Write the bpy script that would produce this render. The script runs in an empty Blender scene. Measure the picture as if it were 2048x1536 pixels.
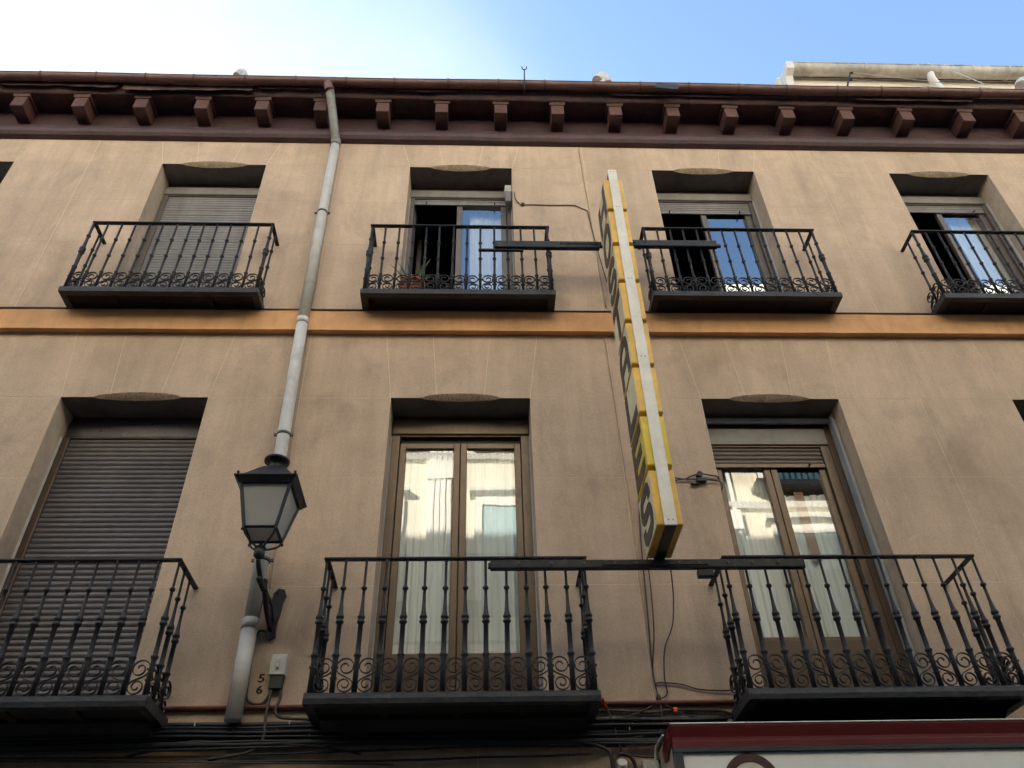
import bpy, bmesh, math, random
from mathutils import Vector, Matrix
random.seed(7)
R = math.radians
sc = bpy.context.scene
COL = sc.collection

# ------------------------------------------------------------------ camera
cam_d = bpy.data.cameras.new('camera')
cam = bpy.data.objects.new('camera', cam_d)
COL.objects.link(cam)
cam_d.sensor_fit = 'HORIZONTAL'
cam_d.sensor_width = 36.0
cam_d.lens = 36.0 * 1665.0 / 2048.0
cam_d.clip_end = 3000
cam_d.clip_start = 0.05
_p, _r, _y = R(40.2636), R(-1.7084), R(2.9420)
_f = Vector((math.sin(_y) * math.cos(_p), math.cos(_y) * math.cos(_p), math.sin(_p)))
_rt = Vector((math.cos(_y), -math.sin(_y), 0))
_up = _rt.cross(_f)
_r2 = math.cos(_r) * _rt + math.sin(_r) * _up
_u2 = -math.sin(_r) * _rt + math.cos(_r) * _up
m = Matrix((_r2, _u2, -_f)).transposed().to_4x4()
m.translation = Vector((0, -5.3, 1.6))
cam.matrix_world = m
sc.camera = cam

# ------------------------------------------------------------------ sky, sun, exposure
SUN_EL, SUN_AZ = R(20.0), R(-40.0)
SKY = 0.087
EXPO = 2.50
world = bpy.data.worlds.new('World')
sc.world = world
world.use_nodes = True
nt = world.node_tree
nodes, links = nt.nodes, nt.links
bg = nodes['Background']
sky = nodes.new('ShaderNodeTexSky')
sky.sky_type = 'NISHITA'
sky.sun_disc = False
sky.sun_elevation = SUN_EL
sky.sun_rotation = SUN_AZ
sky.air_density = 1.0
sky.dust_density = 0.9
sky.ozone_density = 2.2
SUN_DIR = Vector((math.sin(SUN_AZ) * math.cos(SUN_EL), math.cos(SUN_AZ) * math.cos(SUN_EL), math.sin(SUN_EL)))
tc = nodes.new('ShaderNodeTexCoord')
nz = nodes.new('ShaderNodeTexNoise')
nz.inputs['Scale'].default_value = 1.7
nz.inputs['Detail'].default_value = 6
nz.inputs['Roughness'].default_value = 0.52
links.new(tc.outputs['Generated'], nz.inputs['Vector'])
dot = nodes.new('ShaderNodeVectorMath'); dot.operation = 'DOT_PRODUCT'
links.new(tc.outputs['Generated'], dot.inputs[0])
dot.inputs[1].default_value = SUN_DIR
# a thin veil of cloud that thickens towards the sun's side of the sky
mr = nodes.new('ShaderNodeMapRange')
mr.inputs['From Min'].default_value = 0.0; mr.inputs['From Max'].default_value = 1.0
mr.inputs['To Min'].default_value = -0.28; mr.inputs['To Max'].default_value = 0.72
links.new(dot.outputs['Value'], mr.inputs['Value'])
ad = nodes.new('ShaderNodeMath'); ad.operation = 'MULTIPLY_ADD'
ad.inputs[1].default_value = 0.56
links.new(nz.outputs['Fac'], ad.inputs[0]); links.new(mr.outputs['Result'], ad.inputs[2])
cr = nodes.new('ShaderNodeMapRange'); cr.interpolation_type = 'SMOOTHSTEP'
cr.inputs['From Min'].default_value = 0.45; cr.inputs['From Max'].default_value = 0.91
links.new(ad.outputs[0], cr.inputs['Value'])
mx = nodes.new('ShaderNodeMix'); mx.data_type = 'RGBA'
mx.inputs['B'].default_value = (2.3, 2.6, 2.75, 1)
links.new(cr.outputs['Result'], mx.inputs['Factor'])
hs = nodes.new('ShaderNodeHueSaturation'); hs.inputs['Saturation'].default_value = 1.0; hs.inputs['Value'].default_value = 1.1
links.new(sky.outputs['Color'], hs.inputs['Color']); links.new(hs.outputs['Color'], mx.inputs['A'])
links.new(mx.outputs['Result'], bg.inputs['Color'])
bg.inputs['Strength'].default_value = SKY

sun_d = bpy.data.lights.new('sun', 'SUN')
sun_d.energy = 4.6
sun_d.angle = R(0.55)
sun_d.color = (1.0, 0.93, 0.82)
sun = bpy.data.objects.new('sun', sun_d)
COL.objects.link(sun)
sun.rotation_euler = SUN_DIR.to_track_quat('Z', 'Y').to_euler()
sun.location = (-20, 20, 30)

sc.view_settings.view_transform = 'Standard'
sc.view_settings.look = 'None'
sc.view_settings.exposure = EXPO
sc.view_settings.gamma = 1.0
sc.view_settings.use_curve_mapping = False
sc.cycles.max_bounces = 8
sc.cycles.diffuse_bounces = 5
sc.cycles.transparent_max_bounces = 12
sc.cycles.caustics_reflective = False
sc.cycles.caustics_refractive = False

# ------------------------------------------------------------------ materials
MATS = {}
def mat(name, base, rough=0.8, metal=0.0, var=0.0, vscale=3.0, streak=0.0, speck=0.0, sscale=160.0,
        bump=0.0, bscale=60.0, dirt=None, dirt_amt=0.0, dirt_scale=2.0, spec=0.5, rnd=0.0, chips=0.0, chip_col=(.8,.7,.55), grime=0.0, grime_col=(.15,.12,.10)):
    if name in MATS: return MATS[name]
    mt = bpy.data.materials.new(name); MATS[name] = mt
    mt.use_nodes = True
    n, l = mt.node_tree.nodes, mt.node_tree.links
    b = n['Principled BSDF']
    b.inputs['Roughness'].default_value = rough
    b.inputs['Metallic'].default_value = metal
    b.inputs['Specular IOR Level'].default_value = spec
    geo = n.new('ShaderNodeNewGeometry')
    pos = geo.outputs['Position']
    def noise(scale, detail=4, rgh=0.55, vec=None, dist=0.0):
        t = n.new('ShaderNodeTexNoise')
        t.inputs['Scale'].default_value = scale; t.inputs['Detail'].default_value = detail
        t.inputs['Roughness'].default_value = rgh; t.inputs['Distortion'].default_value = dist
        l.new(vec or pos, t.inputs['Vector'])
        return t.outputs['Fac']
    def mul(a, v):
        t = n.new('ShaderNodeMix'); t.data_type = 'RGBA'; t.blend_type = 'MULTIPLY'
        t.inputs['Factor'].default_value = 1.0
        l.new(a, t.inputs['A']); l.new(v, t.inputs['B'])
        return t.outputs['Result']
    def rng(v, lo, hi, a=0.3, c=0.7):
        t = n.new('ShaderNodeMapRange')
        t.inputs['From Min'].default_value = a; t.inputs['From Max'].default_value = c
        t.inputs['To Min'].default_value = lo; t.inputs['To Max'].default_value = hi
        l.new(v, t.inputs['Value'])
        return t.outputs['Result']
    rgb = n.new('ShaderNodeRGB'); rgb.outputs[0].default_value = (*base, 1)
    cur = rgb.outputs[0]
    if rnd:
        oi = n.new('ShaderNodeObjectInfo')
        cur = mul(cur, rng(oi.outputs['Random'], 1 - rnd, 1 + rnd, 0, 1))
    if var:
        cur = mul(cur, rng(noise(vscale, 5, 0.6), 1 - var, 1 + var))
        cur = mul(cur, rng(noise(vscale * 5.3, 4, 0.6), 1 - var * 0.55, 1 + var * 0.55))
    if streak:
        mp = n.new('ShaderNodeMapping'); mp.inputs['Scale'].default_value = (5.0, 5.0, 0.55)
        l.new(pos, mp.inputs['Vector'])
        cur = mul(cur, rng(noise(1.0, 5, 0.62, mp.outputs[0]), 1 - streak, 1.0 + streak * .3, .32, .62))
    if streak > .1:
        mp3 = n.new('ShaderNodeMapping'); mp3.inputs['Scale'].default_value = (16.0, 16.0, .4)
        l.new(pos, mp3.inputs['Vector'])
        cur = mul(cur, rng(noise(1.0, 6, 0.6, mp3.outputs[0]), 1 - streak*.5, 1.0, .30, .50))
    if speck:
        cur = mul(cur, rng(noise(sscale, 2, 0.5), 1 - speck, 1 + speck * 0.6, .35, .62))
    if dirt is not None:
        t = n.new('ShaderNodeMix'); t.data_type = 'RGBA'
        f = rng(noise(dirt_scale, 8, 0.68, None, 0.6), 0.0, dirt_amt, .50, .66)
        l.new(f, t.inputs['Factor']); l.new(cur, t.inputs['A'])
        t.inputs['B'].default_value = (*dirt, 1)
        cur = t.outputs['Result']
    if chips:
        t = n.new('ShaderNodeMix'); t.data_type = 'RGBA'
        l.new(rng(noise(7.0, 9, 0.72, None, 1.2), 0.0, chips, .66, .70), t.inputs['Factor']); l.new(cur, t.inputs['A']); t.inputs['B'].default_value = (*chip_col, 1)
        cur = t.outputs['Result']
    if grime:
        mp2 = n.new('ShaderNodeMapping'); mp2.inputs['Scale'].default_value = (1.6, 1.6, .8); mp2.inputs['Location'].default_value = (3.1, 0, 7.7)
        l.new(pos, mp2.inputs['Vector'])
        t = n.new('ShaderNodeMix'); t.data_type = 'RGBA'
        l.new(rng(noise(1.3, 10, 0.70, mp2.outputs[0], .5), 0.0, grime, .53, .76), t.inputs['Factor']); l.new(cur, t.inputs['A']); t.inputs['B'].default_value = (*grime_col, 1)
        cur = t.outputs['Result']
    l.new(cur, b.inputs['Base Color'])
    if rough < 0.75:
        l.new(rng(noise(vscale * 7 + 4, 4), max(.02, rough - .1), min(1, rough + .12)), b.inputs['Roughness'])
    if bump:
        bp = n.new('ShaderNodeBump'); bp.inputs['Strength'].default_value = bump
        bp.inputs['Distance'].default_value = 0.012
        l.new(noise(bscale, 5, 0.6), bp.inputs['Height'])
        l.new(bp.outputs['Normal'], b.inputs['Normal'])
    return mt

M_WALL = mat('stucco', (.62, .468, .350), .92, var=.11, vscale=.9, streak=.13, speck=.17, sscale=230, bump=.30, bscale=170,
             dirt=(.36, .265, .195), dirt_amt=.40, dirt_scale=1.1, spec=.25, rnd=.02, chips=.45, chip_col=(.74,.60,.45), grime=.55, grime_col=(.25,.195,.155))
M_JOINT = mat('joint_mortar', (.78, .64, .48), .9, var=.12, vscale=8, bump=.2)
M_REVEAL = mat('reveal_plaster', (.55, .425, .32), .9, var=.16, vscale=2.2, streak=.12, bump=.25, bscale=40, dirt=(.30, .25, .20), dirt_amt=.4, dirt_scale=3, spec=.25)
M_SOFFIT = mat('dark_grey_soffit', (.20, .178, .168), .92, var=.2, vscale=2.5, bump=.3, bscale=60, dirt=(.12,.105,.10), dirt_amt=.5, dirt_scale=4, spec=.25)  # darker grey than the jamb plaster, on the lintel undersides only
M_WHITEEDGE = mat('white_edge_plaster', (.70, .66, .60), .8, var=.15, vscale=9, bump=.2, bscale=40)
M_PATCH = mat('rough_cement', (.52, .405, .29), .95, var=.2, vscale=14, speck=.35, sscale=120, bump=.9, bscale=120, spec=.2)
M_BAND = mat('orange_paint', (.74, .40, .19), .75, var=.10, vscale=2.0, streak=.12, bump=.06, bscale=50, dirt=(.50, .25, .11), dirt_amt=.45, dirt_scale=1.7, spec=.3)
M_MAROON = mat('maroon_paint', (.072, .033, .037), .55, var=.22, vscale=3, streak=.15, bump=.15, bscale=30, dirt=(.05, .03, .03), dirt_amt=.55, dirt_scale=2.6)
M_MAROON_WORN = mat('peeling_maroon_paint', (.082, .034, .033), .6, var=.3, vscale=5, chips=.8, chip_col=(.20,.13,.10), bump=.5, bscale=18, dirt=(.035, .03, .03), dirt_amt=.85, dirt_scale=3.4)
M_BRACKET = mat('bracket_paint', (.112, .050, .046), .6, chips=.6, chip_col=(.26,.19,.15), var=.2, vscale=6, bump=.15, bscale=30, dirt=(.10, .05, .04), dirt_amt=.5, dirt_scale=7, rnd=.12)
M_GUTTER = mat('gutter_paint', (.185, .090, .083), .42, var=.2, vscale=2, streak=.22, bump=.08, bscale=18, dirt=(.09, .06, .05), dirt_amt=.5, dirt_scale=4)
M_RED = mat('string_paint', (.20, .075, .055), .7, var=.2, vscale=4, bump=.2)
M_IRON = mat('black_iron', (.022, .0225, .027), .42, spec=.3, metal=0.0, var=.3, vscale=9, bump=.22, bscale=90, dirt=(.045, .028, .022), dirt_amt=.45, dirt_scale=9)
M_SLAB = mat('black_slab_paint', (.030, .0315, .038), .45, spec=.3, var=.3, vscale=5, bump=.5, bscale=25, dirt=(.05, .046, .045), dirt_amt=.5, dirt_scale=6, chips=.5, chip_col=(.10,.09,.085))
M_UNDER = mat('slab_underside', (.012, .0115, .0085), .8, var=.3, vscale=4, bump=.3)  # near-black: the shade under the balconies is put into the colour
M_BRONZE = mat('bronze_aluminium', (.135, .092, .060), .36, metal=.35, var=.12, vscale=5, bump=.03)
M_BRONZE_D = mat('dark_brown_aluminium', (.095, .062, .042), .38, metal=.25, var=.12, vscale=5)
M_GREYFRAME = mat('grey_brown_aluminium', (.15, .125, .108), .42, metal=.2, var=.1, vscale=5)
M_SHUT_BROWN = mat('brown_shutter', (.118, .103, .104), .40, var=.14, vscale=2.5, streak=.15, bump=.06, bscale=50, rnd=.06)
M_SHUT_GREY = mat('grey_shutter', (.27, .258, .262), .48, var=.12, vscale=2.5, streak=.18, bump=.05, bscale=50, rnd=.06)
M_BOX_GREY = mat('grey_shutter_box', (.24, .225, .212), .55, var=.12, vscale=3, streak=.15)
M_BOX_BROWN = mat('brown_shutter_box', (.060, .050, .052), .34, var=.12, vscale=3)
M_PIPE = mat('grey_pipe', (.60, .585, .56), .5, var=.10, vscale=2.2, streak=.2, bump=.05, bscale=20, dirt=(.30, .25, .20), dirt_amt=.45, dirt_scale=2.5)
M_ZINC = mat('weathered_zinc', (.25, .25, .235), .5, metal=.3, var=.25, vscale=5, streak=.2, dirt=(.36, .20, .10), dirt_amt=.55, dirt_scale=4)
M_GREYPAINT = mat('grey_blue_paint', (.40, .415, .42), .6, var=.15, vscale=4, streak=.2, bump=.1, chips=.5, chip_col=(.6,.58,.55))
M_STEEL = mat('steel_clamp', (.10, .095, .09), .45, metal=.5, var=.2, vscale=12)
M_ALU = mat('brushed_aluminium', (.84, .80, .72), .5, metal=0.0, var=.08, vscale=6, streak=.12, dirt=(.50, .46, .40), dirt_amt=.2, dirt_scale=3)
M_YELLOW = mat('yellow_plastic', (.88, .52, .07), .42, var=.12, vscale=3, streak=.2, dirt=(.50, .30, .10), dirt_amt=.4, dirt_scale=5)
M_YELLOW2 = mat('strong_yellow_plastic', (.84, .60, .035), .42, var=.10, vscale=3, streak=.2, dirt=(.52, .36, .06), dirt_amt=.4, dirt_scale=5)
M_FACE = mat('cream_sign_face', (.74, .65, .43), .5, var=.1, vscale=3, streak=.2)
M_FACE2 = mat('yellow_sign_face', (.74, .56, .08), .5, var=.1, vscale=3, streak=.2)
M_LETTER = mat('brown_letter', (.045, .034, .030), .5, var=.15, vscale=5)
M_SPINE = mat('dark_spine', (.03, .03, .032), .45, var=.2, vscale=6)
M_BEAM = mat('dark_grey_steel', (.018, .0195, .024), .45, spec=.35, metal=.15, var=.25, vscale=6, streak=.2, bump=.12, bscale=40, dirt=(.075, .065, .06), dirt_amt=.5, dirt_scale=8)
M_CABLE = mat('black_cable', (.020, .020, .022), .55, var=.2, vscale=8)
M_CABLEB = mat('brown_cable', (.060, .046, .038), .6, var=.2, vscale=8)
M_CABLEBEIGE = mat('painted_cable', (.44, .33, .23), .8, var=.15, vscale=8)
M_CABLERED = mat('red_sleeve', (.55, .035, .02), .5)
M_ORANGE = mat('orange_tape', (.85, .16, .04), .5)
M_WPLASTIC = mat('white_plastic', (.60, .585, .54), .5, var=.1, vscale=12, streak=.15)
M_DARKBOX = mat('dark_box', (.03, .03, .03), .6, var=.2, vscale=10)
M_TERRA = mat('terracotta', (.56, .17, .095), .8, var=.2, vscale=12, bump=.1)
M_SOIL = mat('soil', (.05, .035, .025), .95, var=.3, vscale=40)
M_LEAF = mat('aloe_leaf', (.10, .16, .055), .55, var=.25, vscale=14)
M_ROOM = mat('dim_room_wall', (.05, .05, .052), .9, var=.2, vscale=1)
M_SHOPRED = mat('shop_red_paint', (.11, .009, .009), .4, var=.15, vscale=3, streak=.12)
M_SHOPDK = mat('shop_dark_frame', (.035, .035, .042), .45, var=.2, vscale=5)
M_SHOPW = mat('shop_white_panel', (.84, .83, .80), .45, var=.04, vscale=2, streak=.06)
M_SHOPSIDE = mat('shop_side', (.34, .27, .21), .8, var=.2, vscale=8)
M_LOGO = mat('logo_brown', (.065, .026, .02), .5, var=.1)
M_LOGOIN = mat('logo_cream', (.62, .58, .48), .5, var=.08, vscale=6)
M_ATTIC = mat('attic_cream', (.76, .71, .60), .85, var=.08, vscale=1.5, streak=.1)
M_ATTICG = mat('attic_gutter', (.52, .485, .42), .5, var=.22, vscale=1.7, streak=.25, dirt=(.24, .21, .17), dirt_amt=.6, dirt_scale=2.2)
M_ATTICP = mat('attic_white', (.72, .70, .66), .7, var=.1, vscale=3)
M_ROOF = mat('clay_roof', (.30, .13, .075), .9, var=.3, vscale=5, bump=.3)
M_ASPH = mat('asphalt', (.055, .055, .055), .9, var=.2, vscale=2, speck=.3, sscale=200, bump=.3)
M_PAVE = mat('paving_stone', (.17, .165, .155), .85, var=.15, vscale=2, speck=.15, sscale=100)
M_OPP = mat('opposite_cream', (.80, .735, .59), .85, var=.08, vscale=.8, streak=.08)
M_OPPT = mat('opposite_trim', (.82, .79, .71), .85, var=.06, vscale=2)
M_OPPB = mat('opposite_ochre', (.78, .70, .55), .85, var=.08, vscale=.8, streak=.08)
M_OPPG = mat('opposite_glass', (.045, .10, .12), .12, var=.2, vscale=3)
M_OPPSH = mat('opposite_green_shutter', (.35, .50, .50), .6, var=.1, vscale=3)
M_OPPDARK = mat('opposite_dark_storey', (.16, .145, .13), .85, var=.12, vscale=1.2)
M_NUM = mat('stencil_black', (.035, .022, .018), .85)

def glass_mat(ior=2.3, nm='window_glass'):
    mt = bpy.data.materials.new(nm); mt.use_nodes = True
    n, l = mt.node_tree.nodes, mt.node_tree.links
    n.remove(n['Principled BSDF'])
    out = n['Material Output']
    tr = n.new('ShaderNodeBsdfTransparent'); tr.inputs[0].default_value = (.95, .97, .96, 1)
    gl = n.new('ShaderNodeBsdfGlossy'); gl.inputs['Roughness'].default_value = 0.0
    gl.inputs['Color'].default_value = (.95, .97, .97, 1)
    fr = n.new('ShaderNodeFresnel'); fr.inputs['IOR'].default_value = ior
    geo = n.new('ShaderNodeNewGeometry')
    nz = n.new('ShaderNodeTexNoise'); nz.inputs['Scale'].default_value = 2.3; nz.inputs['Detail'].default_value = 1
    l.new(geo.outputs['Position'], nz.inputs['Vector'])
    bp = n.new('ShaderNodeBump'); bp.inputs['Strength'].default_value = .03; bp.inputs['Distance'].default_value = .02
    l.new(nz.outputs['Fac'], bp.inputs['Height'])
    l.new(bp.outputs['Normal'], gl.inputs['Normal'])
    bi = n.new('ShaderNodeMapRange'); bi.inputs['To Min'].default_value = ior; bi.inputs['To Max'].default_value = 1.0/ior
    l.new(geo.outputs['Backfacing'], bi.inputs['Value']); l.new(bi.outputs['Result'], fr.inputs['IOR'])   # the same reflectance from inside and outside
    ms = n.new('ShaderNodeMixShader')
    l.new(fr.outputs[0], ms.inputs[0]); l.new(tr.outputs[0], ms.inputs[1]); l.new(gl.outputs[0], ms.inputs[2])
    l.new(ms.outputs[0], out.inputs[0])
    return mt
M_GLASS = glass_mat()
M_GLASS_UP = glass_mat(3.9, 'coated_window_glass')

def cloth_mat(name, colr, tl=.35):
    mt = bpy.data.materials.new(name); mt.use_nodes = True
    n, l = mt.node_tree.nodes, mt.node_tree.links
    n.remove(n['Principled BSDF'])
    out = n['Material Output']
    d = n.new('ShaderNodeBsdfDiffuse'); d.inputs[0].default_value = (*colr, 1)
    t = n.new('ShaderNodeBsdfTranslucent'); t.inputs[0].default_value = (*colr, 1)
    ms = n.new('ShaderNodeMixShader'); ms.inputs[0].default_value = tl
    l.new(d.outputs[0], ms.inputs[1]); l.new(t.outputs[0], ms.inputs[2])
    l.new(ms.outputs[0], out.inputs[0])
    return mt
M_CURT = cloth_mat('sheer_white_curtain', (.93, .95, .91), .06)
M_REFLSTRIPE = cloth_mat('orange_reflection_stripe', (.46, .25, .17), .1)
def frost_mat():
    mt = bpy.data.materials.new('frosted_lamp_glass'); mt.use_nodes = True
    n, l = mt.node_tree.nodes, mt.node_tree.links
    b = n['Principled BSDF']
    b.inputs['Base Color'].default_value = (.58, .56, .53, 1)
    b.inputs['Roughness'].default_value = .35
    geo = n.new('ShaderNodeNewGeometry'); nz = n.new('ShaderNodeTexNoise'); nz.inputs['Scale'].default_value = 9; nz.inputs['Detail'].default_value = 5
    l.new(geo.outputs['Position'], nz.inputs['Vector'])
    mr = n.new('ShaderNodeMapRange'); mr.inputs['To Min'].default_value = .46; mr.inputs['To Max'].default_value = .64
    l.new(nz.outputs['Fac'], mr.inputs['Value']); cb = n.new('ShaderNodeCombineColor')
    for i in range(3): l.new(mr.outputs[0], cb.inputs[i])
    l.new(cb.outputs[0], b.inputs['Base Color'])
    t = n.new('ShaderNodeBsdfTranslucent'); t.inputs[0].default_value = (.75, .73, .70, 1)
    ms = n.new('ShaderNodeMixShader'); ms.inputs[0].default_value = .4
    l.new(b.outputs[0], ms.inputs[1]); l.new(t.outputs[0], ms.inputs[2]); l.new(ms.outputs[0], n['Material Output'].inputs[0])
    return mt
M_FROST = frost_mat()

# ------------------------------------------------------------------ mesh helpers
class MB:
    def __init__(s): s.v = []; s.f = []; s.sm = []
    def add(s, vs, fs, smooth=False):
        b = len(s.v); s.v += [tuple(p) for p in vs]
        for f in fs: s.f.append(tuple(b + i for i in f)); s.sm.append(smooth)
        return s
    def box(s, x0, x1, y0, y1, z0, z1):
        if x0 > x1: x0, x1 = x1, x0
        if y0 > y1: y0, y1 = y1, y0
        if z0 > z1: z0, z1 = z1, z0
        return s.add([(x0,y0,z0),(x1,y0,z0),(x1,y1,z0),(x0,y1,z0),(x0,y0,z1),(x1,y0,z1),(x1,y1,z1),(x0,y1,z1)],
                     [(3,2,1,0),(4,5,6,7),(0,1,5,4),(1,2,6,5),(2,3,7,6),(3,0,4,7)])
    def bbox(s, x0, x1, y0, y1, z0, z1, c=.004):
        # box with chamfered edges
        bm = bmesh.new()
        g = bmesh.ops.create_cube(bm, size=1)
        for v in bm.verts:
            v.co = Vector(((x0+x1)/2 + v.co.x*abs(x1-x0), (y0+y1)/2 + v.co.y*abs(y1-y0), (z0+z1)/2 + v.co.z*abs(z1-z0)))
        bmesh.ops.bevel(bm, geom=bm.edges[:], offset=c, segments=1, affect='EDGES')
        bm.verts.index_update()
        s.add([v.co[:] for v in bm.verts], [[v.index for v in f.verts] for f in bm.faces]); bm.free()
        return s
    def prism(s, poly, axis, a, b, smooth=False):
        # poly: list of 2-D points; axis 'x' -> (y,z), 'y' -> (x,z), 'z' -> (x,y)
        n = len(poly)
        def P(p, t):
            return (t, p[0], p[1]) if axis == 'x' else ((p[0], t, p[1]) if axis == 'y' else (p[0], p[1], t))
        vs = [P(p, a) for p in poly] + [P(p, b) for p in poly]
        s.add(vs, [tuple(reversed(range(n))), tuple(range(n, 2*n))])
        base = len(s.v) - 2*n
        for i in range(n):
            j = (i+1) % n
            s.f.append((base+i, base+j, base+n+j, base+n+i)); s.sm.append(smooth)
        return s
    def tube(s, pts, r, n=8, caps=True, smooth=True):
        pts = [Vector(p) for p in pts]
        rs = r if isinstance(r, (list, tuple)) else [r]*len(pts)
        T = []
        for i in range(len(pts)):
            t = pts[min(i+1, len(pts)-1)] - pts[max(i-1, 0)]
            T.append(t.normalized() if t.length > 1e-9 else Vector((0,0,1)))
        u = Vector((0,0,1)) if abs(T[0].z) < .9 else Vector((1,0,0))
        vs = []
        for i, p in enumerate(pts):
            u = (u - T[i]*u.dot(T[i])).normalized(); w = T[i].cross(u)
            for k in range(n):
                a = 2*math.pi*k/n
                vs.append(p + (u*math.cos(a) + w*math.sin(a))*rs[i])
        fs = []
        for i in range(len(pts)-1):
            for k in range(n):
                k2 = (k+1) % n
                fs.append((i*n+k, i*n+k2, (i+1)*n+k2, (i+1)*n+k))
        s.add(vs, fs, smooth)
        if caps:
            b = len(s.v) - len(vs)
            s.f.append(tuple(b+k for k in reversed(range(n)))); s.sm.append(False)
            s.f.append(tuple(b+(len(pts)-1)*n+k for k in range(n))); s.sm.append(False)
        return s
    def lathe(s, prof, n=10, c=(0,0), smooth=True):
        # prof: list of (r, z)
        vs = []; fs = []
        for r, z in prof:
            for k in range(n):
                a = 2*math.pi*k/n
                vs.append((c[0]+r*math.cos(a), c[1]+r*math.sin(a), z))
        for i in range(len(prof)-1):
            for k in range(n):
                k2 = (k+1) % n
                fs.append((i*n+k, i*n+k2, (i+1)*n+k2, (i+1)*n+k))
        s.add(vs, fs, smooth)
        b = len(s.v) - len(vs)
        s.f.append(tuple(b+k for k in reversed(range(n)))); s.sm.append(False)
        s.f.append(tuple(b+(len(prof)-1)*n+k for k in range(n))); s.sm.append(False)
        return s
    def ribbon(s, pts, w, t, axis=(0,1,0)):
        # flat bar swept along pts lying in the plane normal to axis; w along axis, t in plane
        A = Vector(axis); pts = [Vector(p) for p in pts]
        vs = []; n = len(pts)
        for i, p in enumerate(pts):
            d = (pts[min(i+1, n-1)] - pts[max(i-1, 0)]).normalized(); q = d.cross(A).normalized()
            for a, b in ((-1,-1),(1,-1),(1,1),(-1,1)): vs.append(p + A*(a*w/2) + q*(b*t/2))
        fs = [(3,2,1,0), tuple((n-1)*4+k for k in range(4))]
        for i in range(n-1):
            for k in range(4): fs.append((i*4+k, i*4+(k+1)%4, (i+1)*4+(k+1)%4, (i+1)*4+k))
        return s.add(vs, fs)
    def frustum(s, x0, x1, y0, y1, z0, X0, X1, Y0, Y1, z1):
        return s.add([(x0,y0,z0),(x1,y0,z0),(x1,y1,z0),(x0,y1,z0),(X0,Y0,z1),(X1,Y0,z1),(X1,Y1,z1),(X0,Y1,z1)],
                     [(3,2,1,0),(4,5,6,7),(0,1,5,4),(1,2,6,5),(2,3,7,6),(3,0,4,7)])
    keep = False
    def mesh(s, name):
        me = bpy.data.meshes.new(name)
        me.from_pydata(s.v, [], s.f)
        me.polygons.foreach_set('use_smooth', s.sm)
        me.update()
        if not s.keep:
            bm = bmesh.new(); bm.from_mesh(me); bmesh.ops.recalc_face_normals(bm, faces=bm.faces); bm.to_mesh(me); bm.free()
        return me

WORLD_LOC = {}
def link(name, me, loc, parent=None):
    o = bpy.data.objects.new(name, me); COL.objects.link(o)
    if parent is not None:
        o.parent = parent
        o.location = Vector(loc) - WORLD_LOC[parent.name]
    else:
        o.location = loc
    WORLD_LOC[o.name] = Vector(loc)
    return o
def tag(o, label=None, cat=None, group=None, kind=None):
    if label: o['label'] = label
    if cat: o['category'] = cat
    if group: o['group'] = group
    if kind: o['kind'] = kind
    return o
def build(name, mb, material, parent=None, label=None, cat=None, group=None, kind=None):
    xs = [p[0] for p in mb.v]; ys = [p[1] for p in mb.v]; zs = [p[2] for p in mb.v]
    c = Vector(((min(xs)+max(xs))/2, (min(ys)+max(ys))/2, min(zs)))
    mb.v = [(p[0]-c.x, p[1]-c.y, p[2]-c.z) for p in mb.v]
    me = mb.mesh(name)
    me.materials.append(material)
    return tag(link(name, me, c, parent), label, cat, group, kind)
CACHE = {}
def shared(key, fn, material):
    if key not in CACHE:
        me = fn().mesh(key if isinstance(key, str) else key[0]); me.materials.append(material); CACHE[key] = me
    return CACHE[key]
def empty(name, loc, label, cat, group=None):
    o = link(name, None, loc); o.empty_display_size = .2
    return tag(o, label, cat, group)
def smooth_path(pts, n=6):
    pts = [Vector(p) for p in pts]
    if len(pts) < 3: return pts
    out = []
    P = [pts[0]*2 - pts[1]] + pts + [pts[-1]*2 - pts[-2]]
    for i in range(1, len(P)-2):
        a, b, c, d = P[i-1], P[i], P[i+1], P[i+2]
        for k in range(n):
            t = k/n
            out.append(.5*((2*b) + (c-a)*t + (2*a-5*b+4*c-d)*t*t + (3*b-a-3*c+d)*t**3))
    out.append(pts[-1])
    return out

# ================================================================== GROUND
g = MB(); g.add([(-150,-150,-.15),(150,-150,-.15),(150,150,-.15),(-150,150,-.15)], [(0,1,2,3)])
build('ground', g, M_PAVE, kind='structure')
g = MB(); g.add([(-60,-7.0,-.10),(60,-7.0,-.10),(60,-1.5,-.10),(-60,-1.5,-.10)], [(0,1,2,3)])
build('road', g, M_ASPH, kind='structure')
g = MB(); g.box(-60, 60, -1.5, .3, -.14, .02); build('pavement_near', g, M_PAVE, kind='structure')
g = MB(); g.box(-60, 60, -8.6, -7.0, -.14, .02); build('pavement_far', g, M_PAVE, kind='structure')

# ================================================================== THE APARTMENT BUILDING
BX0, BX1 = -36.0, 18.0  # run on far past the windows, out of view, to shade the street
bld = empty('apartment_building', (0, .2, 0), 'beige stuccoed apartment building with black iron balconies and maroon eaves', 'building')

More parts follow.
